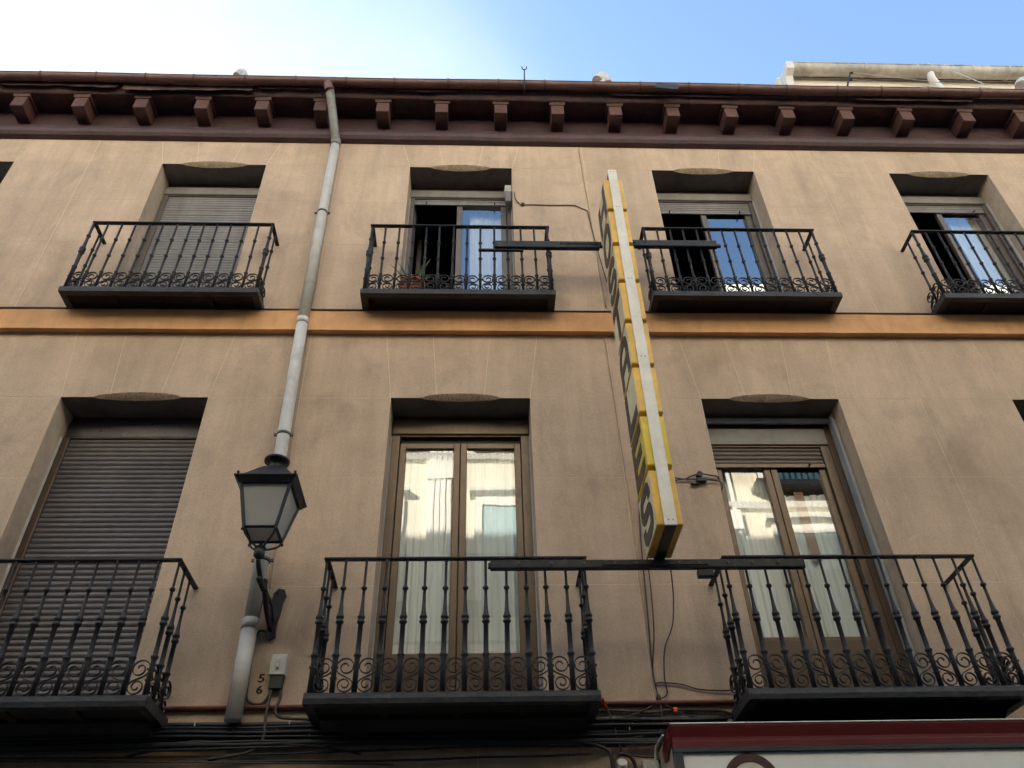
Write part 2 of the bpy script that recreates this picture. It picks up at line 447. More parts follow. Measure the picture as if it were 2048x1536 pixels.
UP = [(-5.95,-4.87), (-3.345,-2.262), (-.746,.337), (1.845,2.96), (4.451,5.556)]
LO = [(-5.98,-4.82), (-3.371,-2.20), (-.723,.417), (1.84,3.0), (4.487,5.65)]
UZ0, UZ1, LZ0, LZ1 = 6.95, 9.12, 3.39, 5.94
RD = .235           # depth of the reveals
CH_H, CH_D = .05, .045
def lens(x0, x1, n=14, z1=0, seed=0):
    rr = random.Random(seed)
    a = x0 + (x1-x0)*(.17 + .04*rr.random()); b = x1 - (x1-x0)*(.17 + .04*rr.random())
    pts = []
    for i in range(n+1):
        t = i/n
        w = min(1, (4*t*(1-t))**.62)*(1 + .12*(rr.random()-.5))
        pts.append((a + (b-a)*t, max(0, w) if 0 < i < n else 0))
    return pts
LENS = {}
for i, (a, b) in enumerate(UP): LENS['u', i] = lens(a, b, seed=i+3)
for i, (a, b) in enumerate(LO): LENS['l', i] = lens(a, b, seed=i+21)

# backing wall: sheets round the openings plus reveals, seen only in the joints between the panels
wall = MB()
def sheet(x0, x1, z0, z1, y=0.0): wall.add([(x0,y,z0),(x1,y,z0),(x1,y,z1),(x0,y,z1)], [(0,1,2,3)])
def zone(ops, key, z0, zt, ztop):
    xs = BX0
    for i, (a, b) in enumerate(ops):
        sheet(xs, a, z0, ztop)
        poly = [(a, zt)] + [(x, zt + CH_H*h) for x, h in LENS[key, i]] + [(b, zt), (b, ztop), (a, ztop)]
        wall.add([(x, 0, z) for x, z in poly], [tuple(range(len(poly)))])
        xs = b
    sheet(xs, BX1, z0, ztop)
zone(LO, 'l', LZ0, LZ1, UZ0); zone(UP, 'u', UZ0, UZ1, 10.0)
sheet(BX0, BX1, 0, LZ0)
wall_o = build('wall', wall, M_JOINT, bld)
shade_mb = MB(); shade_mb.box(BX0, BX1, 4.0, 9.0, 0, 15.9)  # unseen tall block added to keep sun off the lower facade opposite
build('shading_block', shade_mb, M_ATTIC, bld)
side = MB(); side.box(BX0, BX0+.3, .5, 4, 0, 10); side.box(BX1-.3, BX1, .5, 4, 0, 10); side.box(BX0, BX1, 3.0, 3.2, 0, 10)
build('side_wall', side, M_ATTIC, bld)
rf = MB(); rf.add([(BX0,-.36,10.13),(BX1,-.36,10.13),(BX1,4,12.1),(BX0,4,12.1)], [(0,1,2,3)])
roof_o = build('roof', rf, M_ROOF, bld)

# stucco panels, each cut by its own joints
GAP = .0024; PT = .0014
def panel(poly):
    # shrink a (mostly convex) polygon by GAP on every side
    n = len(poly); cx = sum(p[0] for p in poly)/n; cz = sum(p[1] for p in poly)/n
    q = []
    for i in range(n):
        p0, p1, p2 = Vector(poly[i-1]), Vector(poly[i]), Vector(poly[(i+1) % n])
        e1 = (p1-p0).normalized(); e2 = (p2-p1).normalized()
        n1 = Vector((-e1.y, e1.x)); n2 = Vector((-e2.y, e2.x))
        d = (n1+n2); d = d/max(.3, d.dot(n1)) if d.length > 1e-6 else n1
        q.append((p1 + d*GAP)[:])
    mb = MB(); mb.prism(q, 'y', -PT, .001)
    build('panel', mb, M_WALL, wall_o)
def pier_rows(ops, mids, rows, lo, hi):
    edges = []
    xs = BX0
    for i, (a, b) in enumerate(ops):
        edges.append((xs, a)); xs = b
    edges.append((xs, BX1))
    for (a, b) in edges:
        ms = [m for m in mids if a+.1 < m < b-.1]
        for z0, z1 in rows:
            cuts = [a] + ms + [b]
            for x0, x1 in zip(cuts, cuts[1:]):
                panel([(x0,z0),(x1,z0),(x1,z1),(x0,z1)])
def lintel_row(ops, mids, key, z0, z1, sp):
    # blocks between the windows with splayed ends, three splayed stones above each window
    xs = BX0; xt = BX0
    for i, (a, b) in enumerate(ops):
        ms = [m for m in mids if xs+.1 < m < a-.1]
        c0 = [(xs, xt)] + [(m, m) for m in ms] + [(a, a-sp)]
        for (p, pt), (q, qt) in zip(c0, c0[1:]): panel([(p,z0),(q,z0),(qt,z1),(pt,z1)])
        j1, j2 = a+(b-a)*.325, a+(b-a)*.67
        J = [(a, a-sp), (j1, j1-sp*.6), (j2, j2+sp*.6), (b, b+sp)]
        L = LENS[key, i]
        def hz(x):
            for (xa, ha), (xb, hb) in zip(L, L[1:]):
                if xa <= x <= xb: return z0 + CH_H*(ha + (hb-ha)*(x-xa)/(xb-xa))
            return z0
        for (p, pt), (q, qt) in zip(J, J[1:]):
            bot = [(p, hz(p))] + [(x, z0+CH_H*h) for x, h in L if p+.01 < x < q-.01] + [(q, hz(q))]
            panel(bot + [(qt, z1), (pt, z1)])
        xs, xt = b, b+sp
    ms = [m for m in mids if xs+.1 < m]
    c0 = [(xs, xt)] + [(m, m) for m in ms] + [(BX1, BX1)]
    for (p, pt), (q, qt) in zip(c0, c0[1:]): panel([(p,z0),(q,z0),(qt,z1),(pt,z1)])
LM = [-30,-24,-18,-13.2, -10.6, -8.0, -4.1, -1.46, 1.115, 3.70, 7.6, 10]
UM = [-30,-24,-18,-13.2, -10.6, -8.0, -4.1, -1.5, 1.12, 3.66, 7.6, 10]
pier_rows(LO, LM, [(3.46,4.268),(4.268,5.162),(5.162,LZ1)], 0, 0)
lintel_row(LO, LM, 'l', LZ1, 6.66, .088)
pier_rows(UP, UM, [(6.965,7.85),(7.85,8.50),(8.50,UZ1)], 0, 0)
lintel_row(UP, UM, 'u', UZ1, 9.56, .10)
for x0, x1 in zip([BX0,-11,-8,-5.2,-2.6,0,2.6,5.2,8], [-11,-8,-5.2,-2.6,0,2.6,5.2,8,BX1]):
    panel([(x0,2.2),(x1,2.2),(x1,3.42),(x0,3.42)])
    panel([(x0,0.02),(x1,0.02),(x1,2.2),(x0,2.2)])

# reveals (jambs, soffit with its hacked-back lip)
for key, ops, z0, z1 in (('u', UP, UZ0, UZ1), ('l', LO, LZ0, LZ1)):
    for i, (a, b) in enumerate(ops):
        rv = MB()
        e = .0008
        rv.add([(a,-PT,z0),(a,RD+.12,z0),(a,RD+.12,z1),(a,-PT,z1)], [(0,1,2,3)])
        build('reveal', rv, M_REVEAL, bld); rv = MB()
        rv.add([(b,-PT,z0),(b,RD+.12,z0),(b,RD+.12,z1),(b,-PT,z1)], [(3,2,1,0)])
        L = LENS[key, i]
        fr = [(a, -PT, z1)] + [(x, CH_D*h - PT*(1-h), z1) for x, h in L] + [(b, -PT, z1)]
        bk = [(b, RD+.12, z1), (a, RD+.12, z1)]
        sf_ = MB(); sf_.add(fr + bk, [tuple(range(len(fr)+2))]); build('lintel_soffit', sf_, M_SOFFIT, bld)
        o = build('reveal', rv, M_REVEAL, bld)
        sl_ = MB(); sl_.box(a, b, -PT, RD+.12, z0-.02, z0); build('threshold', sl_, M_PAVE, bld)
        ch = MB()
        rr = random.Random(i)
        n = len(L)
        up_ = [(x, -PT, z1+CH_H*h) for x, h in L]; dn = [(x, CH_D*h - PT*(1-h), z1-.0005) for x, h in L]
        md = [(x, (CH_D*h)*.42 - PT*.5 + (rr.random()-.5)*.006*h, z1+CH_H*h*.42) for x, h in L]
        vs = up_ + md + dn
        ch.add(vs, [(k, k+1, n+k+1, n+k) for k in range(n-1)] + [(n+k, n+k+1, 2*n+k+1, 2*n+k) for k in range(n-1)], True)
        build('lintel_patch', ch, M_PATCH, bld)

def sweep(q, prof, x0, x1, amp, seed, step=.22):
    rr = random.Random(seed); n = max(2, int((x1-x0)/step)); k = len(prof); vs = []; fs = []
    off = [(rr.uniform(-amp, amp), rr.uniform(-amp, amp)) for _ in range(n+1)]
    lo_ = [(rr.uniform(-amp, amp), rr.uniform(-amp, amp)) for _ in range(n+1)]
    for i in range(n+1):
        x = x0+(x1-x0)*i/n
        for j, (y, z) in enumerate(prof):
            if y > -.0015: vs.append((x, y, z)); continue
            t = j/(k-1)
            vs.append((x, y+off[i][0]*(1-t)+lo_[i][0]*t, z+off[i][1]*(1-t)+lo_[i][1]*t))
    for i in range(n):
        for j in range(k): fs.append((i*k+j, i*k+(j+1)%k, (i+1)*k+(j+1)%k, (i+1)*k+j))
    fs += [tuple(range(k)), tuple(n*k+j for j in range(k))]
    q.add(vs, fs)
# string courses
b_ = MB(); sweep(b_, [(.0,6.655),(-.062,6.652),(-.062,6.886),(.0,6.90)], BX0, BX1, .0022, 3)
band = build('string_course', b_, M_BAND, bld, label='orange painted band between the two storeys')
b_ = MB(); b_.prism([(0,6.901),(-.060,6.887),(-.074,6.887),(-.074,6.896),(-.02,6.95),(0,6.964)], 'x', BX0, BX1)
build('ledge', b_, M_MAROON, band)
b_ = MB(); b_.prism([(0,3.425),(-.022,3.425),(-.036,3.433),(-.040,3.442),(-.034,3.452),(0,3.458)], 'x', BX0, BX1)
build('string_course', b_, M_RED, bld, label='thin reddish string course above the cables')
rr = random.Random(5)
b_ = MB(); b_.box(-2.3, -1.50, -.012, 0, 3.135, 3.185); build('string_course', b_, M_BAND, bld, label='faded orange strip low on the wall behind the cables')

# ------------------------------------------------------------------ cornice
co = MB()
sweep(co, [(0,9.53),(-.025,9.533),(-.055,9.55),(-.078,9.585),(-.086,9.63),(-.080,9.68),(-.066,9.705),(-.034,9.709),(-.034,9.722),(-.050,9.727),(-.046,9.738),(-.026,9.742),(-.026,10.0),(0,10.0)], BX0, BX1, .003, 8)
cor = build('cornice', co, M_MAROON, bld, label='maroon painted moulding under the eaves')
so = MB(); so.box(BX0, BX1, -.268, -.002, 10.001, 10.02)
build('soffit_board', so, M_MAROON, cor)
# crown moulding in lengths, a little out of line
xs = [BX0,-20,-11.2,-7.9,-5.2,-1.83,-1.74,1.02,2.35,4.05,6.9,BX1]
for x0, x1 in zip(xs, xs[1:]):
    d = random.uniform(-.006,.006)
    cm = MB(); sweep(cm, [(-.255,9.998+d),(-.272+d,9.996+d),(-.284+d,10.006+d),(-.287+d,10.03),(-.298+d,10.055),(-.316+d,10.076),(-.322+d,10.095),(-.30,10.115),(-.1,10.12),(-.1,10.0)], x0+.002, x1-.002, .005, int(x0*10)+200, .16)
    build('crown_moulding', cm, M_MAROON_WORN, cor)
def ragged(x0, x1, y, z0, z1, seed, material):
    rr = random.Random(seed); n = int((x1-x0)/.035); bot = []
    z = 0
    for i in range(n+1):
        z = max(-.012, min(.022, z + rr.uniform(-.008, .008)))
        bot.append((x0+(x1-x0)*i/n, z0 + (z if 0 < i < n else .02)))
    q = MB(); q.prism(bot + [(x1, z1), (x0, z1)], 'y', y-.006, y)
    build('weathered_board', q, material, cor)
M_WOOD = mat('weathered_board', (.115, .065, .060), .85, var=.35, vscale=6, streak=.3, chips=.9, chip_col=(.30,.27,.23), bump=.5, bscale=30, dirt=(.03,.03,.03), dirt_amt=.8, dirt_scale=3)
for x0_, x1_, sd in ((-9,-6.2,1), (-5.2,-3.95,2), (-3.9,-2.5,3), (-2.45,-1.84,4), (-1.55,-.1,5), (-.08,1.4,6), (1.43,2.9,7), (2.92,4.2,8), (4.22,5.6,9), (5.62,8.5,10)):
    ragged(x0_, x1_, -.336+random.uniform(-.004,.004), {2: 10.03, 3: 9.995, 5: 10.045, 9: 10.035}.get(sd, 10.056), 10.112, sd, M_WOOD)
BRX = [-4.99,-4.34,-3.69,-3.04,-2.385,-1.75,-1.075,-.43,.227,.86,1.507,2.145,2.80,3.447,4.12,4.805,5.504]
BRX = [-4.99-.648*k for k in range(1, 8)][::-1] + BRX + [5.504+.66*k for k in range(1, 5)]
def br_mesh():
    q = MB(); q.bbox(-.070,.070,-.250,-.02,-.03,.140,.005)
    q.prism([(-.255,.1405),(-.264,.158),(-.267,.179),(-.02,.179),(-.02,.1405)], 'x', -.088, .088)
    return q
for x in BRX:
    o = link('bracket', shared('bracket', br_mesh, M_BRACKET), (x, 0, 9.82), cor)
    o.rotation_euler = (random.uniform(-.012,.012), 0, random.uniform(-.02,.02))
# gutter: half-round with rolled lip, slightly sagging
gu = MB(); GR = .053; GY = -.402
NX = 170; prof = []
for k in range(11):
    a = math.pi + math.pi*k/10
    prof.append((GY + GR*math.cos(a), GR*math.sin(a)))
def gz(x): return 10.112 + .006*math.sin(x*1.1) + .004*math.sin(x*2.7+1) + .0015*x*0
for s_ in (1, .965):
    vs = []; fs = []
    for i in range(NX+1):
        x = BX0 + (BX1-BX0)*i/NX
        for (y, z) in prof: vs.append((x, GY+(y-GY)*s_, gz(x)+z*s_))
    n = len(prof)
    for i in range(NX):
        for k in range(n-1): fs.append((i*n+k, i*n+k+1, (i+1)*n+k+1, (i+1)*n+k))
    gu.add(vs, fs, True)
gu.tube([(BX0+(BX1-BX0)*i/NX, GY-GR, gz(BX0+(BX1-BX0)*i/NX)) for i in range(NX+1)], .0065, 6)
gut = build('gutter', gu, M_GUTTER, bld, label='maroon half round gutter along the eaves')
def strap_mesh():
    q = MB(); pts = []
    for k in range(13):
        a = math.pi + math.pi*k/12
        pts.append((0, (GR+.0045)*math.cos(a), (GR+.0045)*math.sin(a)))
    pts = [(0, -(GR+.0025), .014)] + pts
    q.ribbon(pts, .018, .007, axis=(1,0,0))
    return q
x = BX0+.2
while x < BX1:
    link('gutter_strap', shared('gutter_strap', strap_mesh, M_BRACKET), (x+random.uniform(-.03,.03), GY, gz(x)), gut); x += .545
def coll_mesh():
    q = MB()
    pts = [(0, (GR+.003)*math.cos(math.pi+math.pi*k/12), (GR+.003)*math.sin(math.pi+math.pi*k/12)) for k in range(13)]
    q.ribbon(pts, .11, .005, axis=(1,0,0)); return q
for x in (-9.0, -3.42, -1.70, 2.9, 5.02, 7.7): link('gutter_joint', shared('gutter_joint', coll_mesh, M_GUTTER), (x, GY, gz(x)), gut)
# lead plate hung over the gutter
pl = MB(); pl.prism([(1.93,9.985),(2.175,9.955),(2.20,10.055),(1.945,10.075)], 'y', -.474, -.466)
build('flashing_plate', pl, M_SPINE, gut, label='loose black plate hanging on the gutter')

# ------------------------------------------------------------------ balconies
def bal_lower():
    q = MB()
    q.lathe([(.0125,.87),(.0085,.855),(.0085,.70),(.0095,.685),(.018,.680),(.019,.672),(.018,.664),(.010,.659),(.0095,.62),(.011,.56),(.014,.515),(.019,.490),(.024,.484),(.025,.474),(.021,.466),(.0165,.461),(.024,.452),(.0255,.442),(.021,.434),(.0155,.430),(.0155,.26),(.0165,.243),(.023,.238),(.024,.228),(.018,.221),(.016,.2),(.0165,.0)], 8)
    return q
def bal_upper():
    q = MB()
    q.lathe([(.010,.87),(.0095,.66),(.016,.655),(.018,.645),(.016,.635),(.010,.630),(.010,.44),(.016,.435),(.0185,.425),(.016,.415),(.0105,.410),(.0105,.215),(.017,.211),(.018,.200),(.0125,.192),(.012,.0)], 8)
    return q
def post_upper():
    q = MB()
    q.lathe([(.013,.87),(.012,.70),(.019,.695),(.020,.685),(.018,.678),(.012,.672),(.013,.62),(.018,.53),(.026,.52),(.029,.505),(.026,.49),(.018,.482),(.027,.474),(.028,.462),(.024,.452),(.017,.445),(.016,.28),(.022,.275),(.023,.262),(.018,.255),(.017,.0)], 10)
    return q
def scroll_pts(w, h, flip):
    R1 = min(w*.455, h*.28); R2 = min(w*.38, h*.235); pts = []
    c1 = (0.0, h-R1-.001); c2 = (0.0, R2+.002)
    N = 22
    for i in range(N+1):      # top spiral, centre outwards, clockwise, ending on the right
        t = i/N; a = 2*math.pi*1.45*(1-t); r = R1*(.22+.78*t**.85)
        pts.append((c1[0]+r*math.cos(a), c1[1]+r*math.sin(a)))
    p0, p3 = (c1[0]+R1, c1[1]), (c2[0]-R2, c2[1])
    p1, p2 = (p0[0], p0[1]-R1*1.1), (p3[0], p3[1]+R2*1.1)
    for i in range(1, 8):
        t = i/8; u = 1-t
        pts.append(tuple(u**3*p0[k]+3*u*u*t*p1[k]+3*u*t*t*p2[k]+t**3*p3[k] for k in (0,1)))
    for i in range(N+1):      # bottom spiral
        t = i/N; a = math.pi + 2*math.pi*1.45*t; r = R2*(.24+.76*(1-t)**.85)
        pts.append((c2[0]+r*math.cos(a), c2[1]+r*math.sin(a)))
    s_ = -1 if flip else 1
    return [(s_*x, 0, z) for x, z in pts]
def scroll_mesh(w, h, flip):
    q = MB(); q.ribbon(scroll_pts(w, h, flip), .013, .0055); return q

def balcony(cx, width, depth, z, H, style, label):
    x0, x1 = cx-width/2, cx+width/2
    ov = .028
    lip = .068
    # the platform: steel edging round a slab
    q = MB()
    zb = z-lip
    q.prism([(-depth-ov,zb),(-depth-ov-.004,zb+.03),(-depth-ov,z-.012),(-depth-ov+.012,z),(-depth+.03,z),(-depth+.03,zb)], 'x', x0-ov, x1+ov)
    for s_, xx in ((-1, x0), (1, x1)):
        a, b = sorted((xx+s_*ov, xx-s_*.03))
        q.box(a, b, -depth+.03, .0, zb+.001, z-.001)
    q.box(x0-ov+.01, x1+ov-.01, -depth-ov+.012, 0, z-.010, z-.002)
    o = build('balcony', q, M_SLAB, bld, label=label)
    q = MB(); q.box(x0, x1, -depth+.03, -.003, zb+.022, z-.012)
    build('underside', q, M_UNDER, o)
    if style == 'l':
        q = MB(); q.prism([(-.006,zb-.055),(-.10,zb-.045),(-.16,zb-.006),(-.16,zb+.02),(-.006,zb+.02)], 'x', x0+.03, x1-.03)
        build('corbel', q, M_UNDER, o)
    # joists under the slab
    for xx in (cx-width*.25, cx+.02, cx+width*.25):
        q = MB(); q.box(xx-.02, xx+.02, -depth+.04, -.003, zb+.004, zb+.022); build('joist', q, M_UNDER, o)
    # handrail: flat bar on three sides
    q = MB()
    q.bbox(x0-.018, x1+.018, -depth-.020, -depth+.020, z+H, z+H+.016, .004)
    build('handrail', q, M_IRON, o)
    for xx in (x0, x1):
        q = MB(); q.bbox(xx-.018, xx+.018, -depth+.0205, .03, z+H-.0005, z+H+.0155, .004)
        q.lathe([(.034,0),(.036,.006),(.03,.012)], 10) if False else None
        build('handrail', q, M_IRON, o)
    n = 14; sp = width/(n-1)
    bm_ = shared('baluster_'+style, bal_lower if style == 'l' else bal_upper, M_IRON)
    pm = bm_ if style == 'l' else shared('corner_post', post_upper, M_IRON)
    sh = .215 if style == 'l' else .20
    def put(x, y, me=bm_, nm='baluster', yaw=0):
        p = link(nm, me, (x, y, z-.002), o); p.scale = (1, 1, H/.87)
        p.rotation_euler = (random.uniform(-.006,.006), random.uniform(-.006,.006), 0)
    for k in range(n):
        x = x0 + sp*k
        if k in (0, n-1): put(x, -depth, pm, 'corner_post')
        else: put(x, -depth)
    ns = 3 if style == 'l' else 2
    ds = depth/ns
    for xx in (x0, x1):
        for k in range(1, ns): put(xx, -depth+ds*k)
    for k in range(n-1):
        me = shared(('scroll', style, k % 2), lambda: scroll_mesh(sp, sh, k % 2), M_IRON)
        p = link('scroll', me, (x0+sp*(k+.5), -depth+random.uniform(-.003,.003), z+.002), o)
        p.rotation_euler = (0, random.uniform(-.025,.025), 0)
    for xx in (x0, x1):
        for k in range(ns):
            me = shared(('scroll', style, 'side', k % 2), lambda: scroll_mesh(ds, sh, k % 2), M_IRON)
            p = link('scroll', me, (xx, -depth+ds*(k+.5), z+.002), o); p.rotation_euler = (0, 0, math.pi/2)
    # collars tying the scrolls to the balusters
    q = MB()
    for k in range(n):
        x = x0+sp*k
        q.box(x-.022, x+.022, -depth-.010, -depth+.010, z+sh*.70, z+sh*.70+.010)
        if k % 2: q.box(x-.020, x+.020, -depth-.010, -depth+.010, z+sh*.40, z+sh*.40+.008)
    build('collar_row', q, M_IRON, o)['kind'] = 'stuff'
    # scroll feet
    return o
HB = .865
balcony(-5.42, 1.62, .25, 6.955, HB, 'u', 'black iron balcony left of the shuttered upper window, at the picture edge')
balcony(-2.755, 1.63, .25, 6.955, HB, 'u', 'black iron balcony before the closed grey upper shutter')
balcony(-.185, 1.645, .25, 6.955, HB, 'u', 'black iron balcony holding the red flowerpot')
balcony(2.37, 1.63, .25, 6.955, HB, 'u', 'black iron upper balcony just right of the hanging sign')
balcony(4.99, 1.64, .25, 6.955, HB, 'u', 'black iron balcony at the upper right edge of the picture')
balcony(-2.765, 1.67, .395, 3.385, HB, 'l', 'black iron balcony before the big brown shutter')
balcony(-.147, 1.675, .395, 3.385, HB, 'l', 'black iron balcony before the white curtained double door')
balcony(2.46, 1.675, .395, 3.385, HB, 'l', 'black iron balcony above the red shop fascia')
balcony(5.07, 1.675, .395, 3.385, HB, 'l', None)

# ------------------------------------------------------------------ windows
def frame_rect(q, x0, x1, y0, y1, z0, z1, w, wt=None, wb=None):
    wt = wt or w; wb = wb or w
    q.bbox(x0, x0+w, y0, y1, z0, z1, .004); q.bbox(x1-w, x1, y0, y1, z0, z1, .004)
    q.bbox(x0+w-.001, x1-w+.001, y0+.001, y1-.001, z1-wt, z1, .004); q.bbox(x0+w-.001, x1-w+.001, y0+.001, y1-.001, z0, z0+wb, .004)
def slat_mesh(w, h):
    q = MB(); n = 6
    pr = [(-.0075*math.sin(math.pi*min(1, (k/n)*1.05)) , h*k/n) for k in range(n+1)]
    pr = [(y, z) for y, z in pr]
    q.prism(pr + [(.004, h), (.004, 0)], 'x', -w/2, w/2, False)
    return q
def slats(parent, xa, xb, ztop, zbot, h, y, material, key):
    z = ztop-h; me = shared(('slat', key), lambda: slat_mesh(xb-xa, h*.93), material)
    while z >= zbot-.001:
        o = link('shutter_slat', me, ((xa+xb)/2, y+random.uniform(-.0012,.0012), z), parent); z -= h
    return z+h
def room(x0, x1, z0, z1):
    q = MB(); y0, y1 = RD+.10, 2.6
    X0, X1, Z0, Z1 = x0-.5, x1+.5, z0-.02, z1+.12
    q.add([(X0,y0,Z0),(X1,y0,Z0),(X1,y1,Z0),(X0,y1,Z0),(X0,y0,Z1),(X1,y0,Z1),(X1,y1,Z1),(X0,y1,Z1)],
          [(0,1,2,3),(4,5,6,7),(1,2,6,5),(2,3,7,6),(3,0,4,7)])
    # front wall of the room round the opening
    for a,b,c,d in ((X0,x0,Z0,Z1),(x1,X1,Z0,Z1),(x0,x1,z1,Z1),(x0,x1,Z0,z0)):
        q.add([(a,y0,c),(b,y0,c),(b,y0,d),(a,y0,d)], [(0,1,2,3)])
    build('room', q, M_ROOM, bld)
def leaf(parent, x0, x1, z0, z1, y, fm, w=.055, kick=None, glass=True, name='sash', gm=None):
    q = MB(); frame_rect(q, x0, x1, y, y+.045, z0, z1, w, w, kick or w)
    s_ = build(name, q, fm, parent)
    if kick:
        q = MB(); q.box(x0+w*.6, x1-w*.6, y-.004, y+.0, z0+w, z0+kick-.03); build('kick_panel', q, M_BRONZE_D, parent)
    if glass:
        q = MB(); q.add([(x0+w-.004,y+.02,z0+(kick or w)-.004),(x1-w+.004,y+.02,z0+(kick or w)-.004),(x1-w+.004,y+.02,z1-w+.004),(x0+w-.004,y+.02,z1-w+.004)], [(0,1,2,3)])
        q.keep = True; build('pane', q, gm or M_GLASS, parent)
    return s_
def curtain(x0, x1, z0, z1, y, label, seed, folds=9, amp=.018, material=None, group=None):
    rr = random.Random(seed); n = 90; vs = []; fs = []
    ph = [rr.uniform(0, 6.28) for _ in range(4)]
    def off(x, t):
        u = (x-x0)/(x1-x0)
        return amp*(math.sin(u*folds*6.28+ph[0]+.5*math.sin(u*9+ph[1])) + .5*math.sin(u*folds*2.3*6.28+ph[2]))*(.35+.65*t) + .01*math.sin(u*5+ph[3])
    rows = 5
    for j in range(rows+1):
        t = 1-j/rows
        for i in range(n+1):
            x = x0+(x1-x0)*i/n
            vs.append((x + .004*math.sin(i*.9+j), y+off(x, 1-t*.7), z0+(z1-z0)*j/rows + (.006*math.sin(i*1.3) if j == 0 else 0)))
    for j in range(rows):
        for i in range(n): fs.append((j*(n+1)+i, j*(n+1)+i+1, (j+1)*(n+1)+i+1, (j+1)*(n+1)+i))
    q = MB(); q.add(vs, fs, True)
    return build('curtain', q, material or M_CURT, None, label, 'curtain', group)
def edge_strips(a, b, z0, z1, parent, sides='lr'):
    for sd, x in (('l', a), ('r', b)):
        if sd in sides:
            rr = random.Random(int(x*100)); vs = []; fs = []
            n = 24
            for i in range(n+1):
                z = z0+.01+(z1-z0-.02)*i/n; w = .012+.006*rr.random()
                s_ = 1 if sd == 'l' else -1
                vs += [(x+s_*.003, RD-.02-w, z), (x+s_*(.003+.006), RD-.008, z), (x+s_*.003, RD-.001, z)]
            for i in range(n):
                for k in range(2): fs.append((i*3+k, i*3+k+1, (i+1)*3+k+1, (i+1)*3+k))
            q = MB(); q.add(vs, fs, True); build('plaster_edge', q, M_WHITEEDGE, parent)

def outer_frame(a, b, z0, z1, fm, w=.045, label=None):
    q = MB(); y0, y1 = RD, RD+.075
    q.bbox(a+.002, a+w, y0, y1, z0, z1, .004); q.bbox(b-w, b-.002, y0, y1, z0, z1, .004)
    q.bbox(a+w+.001, b-w-.001, y0+.002, y1-.002, z1-.012, z1, .003)
    q.bbox(a+w+.001, b-w-.001, y0+.002, y1-.002, z0, z0+.03, .003)
    return build('window', q, fm, bld, label=label)
def shutter_box(parent, a, b, z0, z1, m_, y=None):
    q = MB(); y = RD-.012 if y is None else y
    q.bbox(a+.003, b-.003, y, y+.06, z0, z1, .006); build('shutter_box', q, m_, parent)
def head_gap(parent, a, b, z0, z1):
    q = MB(); q.box(a+.002, b-.002, RD+.03, RD+.05, z0, z1); build('head_board', q, M_BRONZE_D, parent)

# upper row
def upper_open(i, label, zslat, curt, seed):
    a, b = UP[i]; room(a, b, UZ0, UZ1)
    w = outer_frame(a, b, UZ0+.003, 8.90, M_GREYFRAME, .05, label)
    head_gap(w, a, b, 9.03, UZ1-.002)
    shutter_box(w, a, b, 8.905, 9.025, M_BOX_GREY)
    zl = slats(w, a+.052, b-.052, 8.90, zslat, .034, RD+.022, M_SHUT_GREY, ('u', round(b-a, 2)))
    q = MB(); q.bbox(a+.052, b-.052, RD+.012, RD+.03, zl-.026, zl-.002, .003)
    build('shutter_end_bar', q, M_SHUT_GREY, w)
    for xx in (a+.18, b-.18):
        q = MB(); q.tube([(xx, RD+.012, zl-.016), (xx, RD-.02, zl-.018)], .007, 6); build('shutter_stop', q, M_DARKBOX, w)
    mid = (a+b)/2
    leaf(w, mid-.04, b-.055, UZ0+.04, 8.86, RD+.03, M_GREYFRAME, .06, gm=M_GLASS_UP)
    # left leaf swung into the room
    q = MB(); L = mid-.02-(a+.055)
    frame_rect(q, 0, L, 0, .045, UZ0+.04, 8.86, .06)
    lf = build('sash', q, M_GREYFRAME, w)
    base = Vector((a+.06, RD+.09, UZ0+.04))
    lf.rotation_euler = (0, 0, R(84))
    off = Matrix.Rotation(R(84), 3, 'Z') @ Vector((L/2, .0225, 0))
    lf.location = base + off - WORLD_LOC[w.name]
    edge_strips(a, b, UZ0, 8.9, w)
    if curt: curtain(mid+curt[0], b-.08, UZ0+.05, 8.84, RD+.16, curt[1], seed, folds=curt[2], amp=.006)
    return w
# far left sliver and the closed grey shutter
def upper_closed(i, label):
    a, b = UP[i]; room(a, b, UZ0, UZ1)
    w = outer_frame(a, b, UZ0+.003, 8.90, M_GREYFRAME, .055, label)
    head_gap(w, a, b, 9.03, UZ1-.002)
    shutter_box(w, a, b, 8.905, 9.025, M_BOX_GREY)
    slats(w, a+.056, b-.056, 8.895, UZ0+.02, .0385, RD+.022, M_SHUT_GREY, ('uc', round(b-a, 2)))
    edge_strips(a, b, UZ0, 8.9, w, 'r')
upper_closed(0, 'grey shuttered window cut by the left picture edge')
upper_closed(1, 'window closed by a grey roller shutter')
w2 = upper_open(2, 'half open window behind the flowerpot balcony', 8.82, (.10, 'sheer white curtain in the half open window behind the flowerpot balcony', 4), 3)
upper_open(3, 'half open window just right of the hanging sign', 8.73, None, 4)
upper_open(4, 'half open window at the upper right edge', 8.79, (.15, 'sheer curtain in the half open window at the upper right edge', 4), 5)

# lower left: closed brown shutter
for i, lab in ((0, 'brown shuttered window beyond the left picture edge'), (1, 'tall window closed by a brown roller shutter')):
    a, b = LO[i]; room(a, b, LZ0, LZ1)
    w = outer_frame(a, b, LZ0+.003, 5.715, M_BRONZE_D, .06, lab)
    head_gap(w, a, b, 5.88, LZ1-.002)
    shutter_box(w, a, b, 5.72, 5.88, M_BOX_BROWN, RD+.01)
    slats(w, a+.062, b-.062, 5.712, LZ0+.03, .0435, RD+.022, M_SHUT_BROWN, ('lc', round(b-a, 2)))
    edge_strips(a, b, LZ0, 5.7, w, 'l')
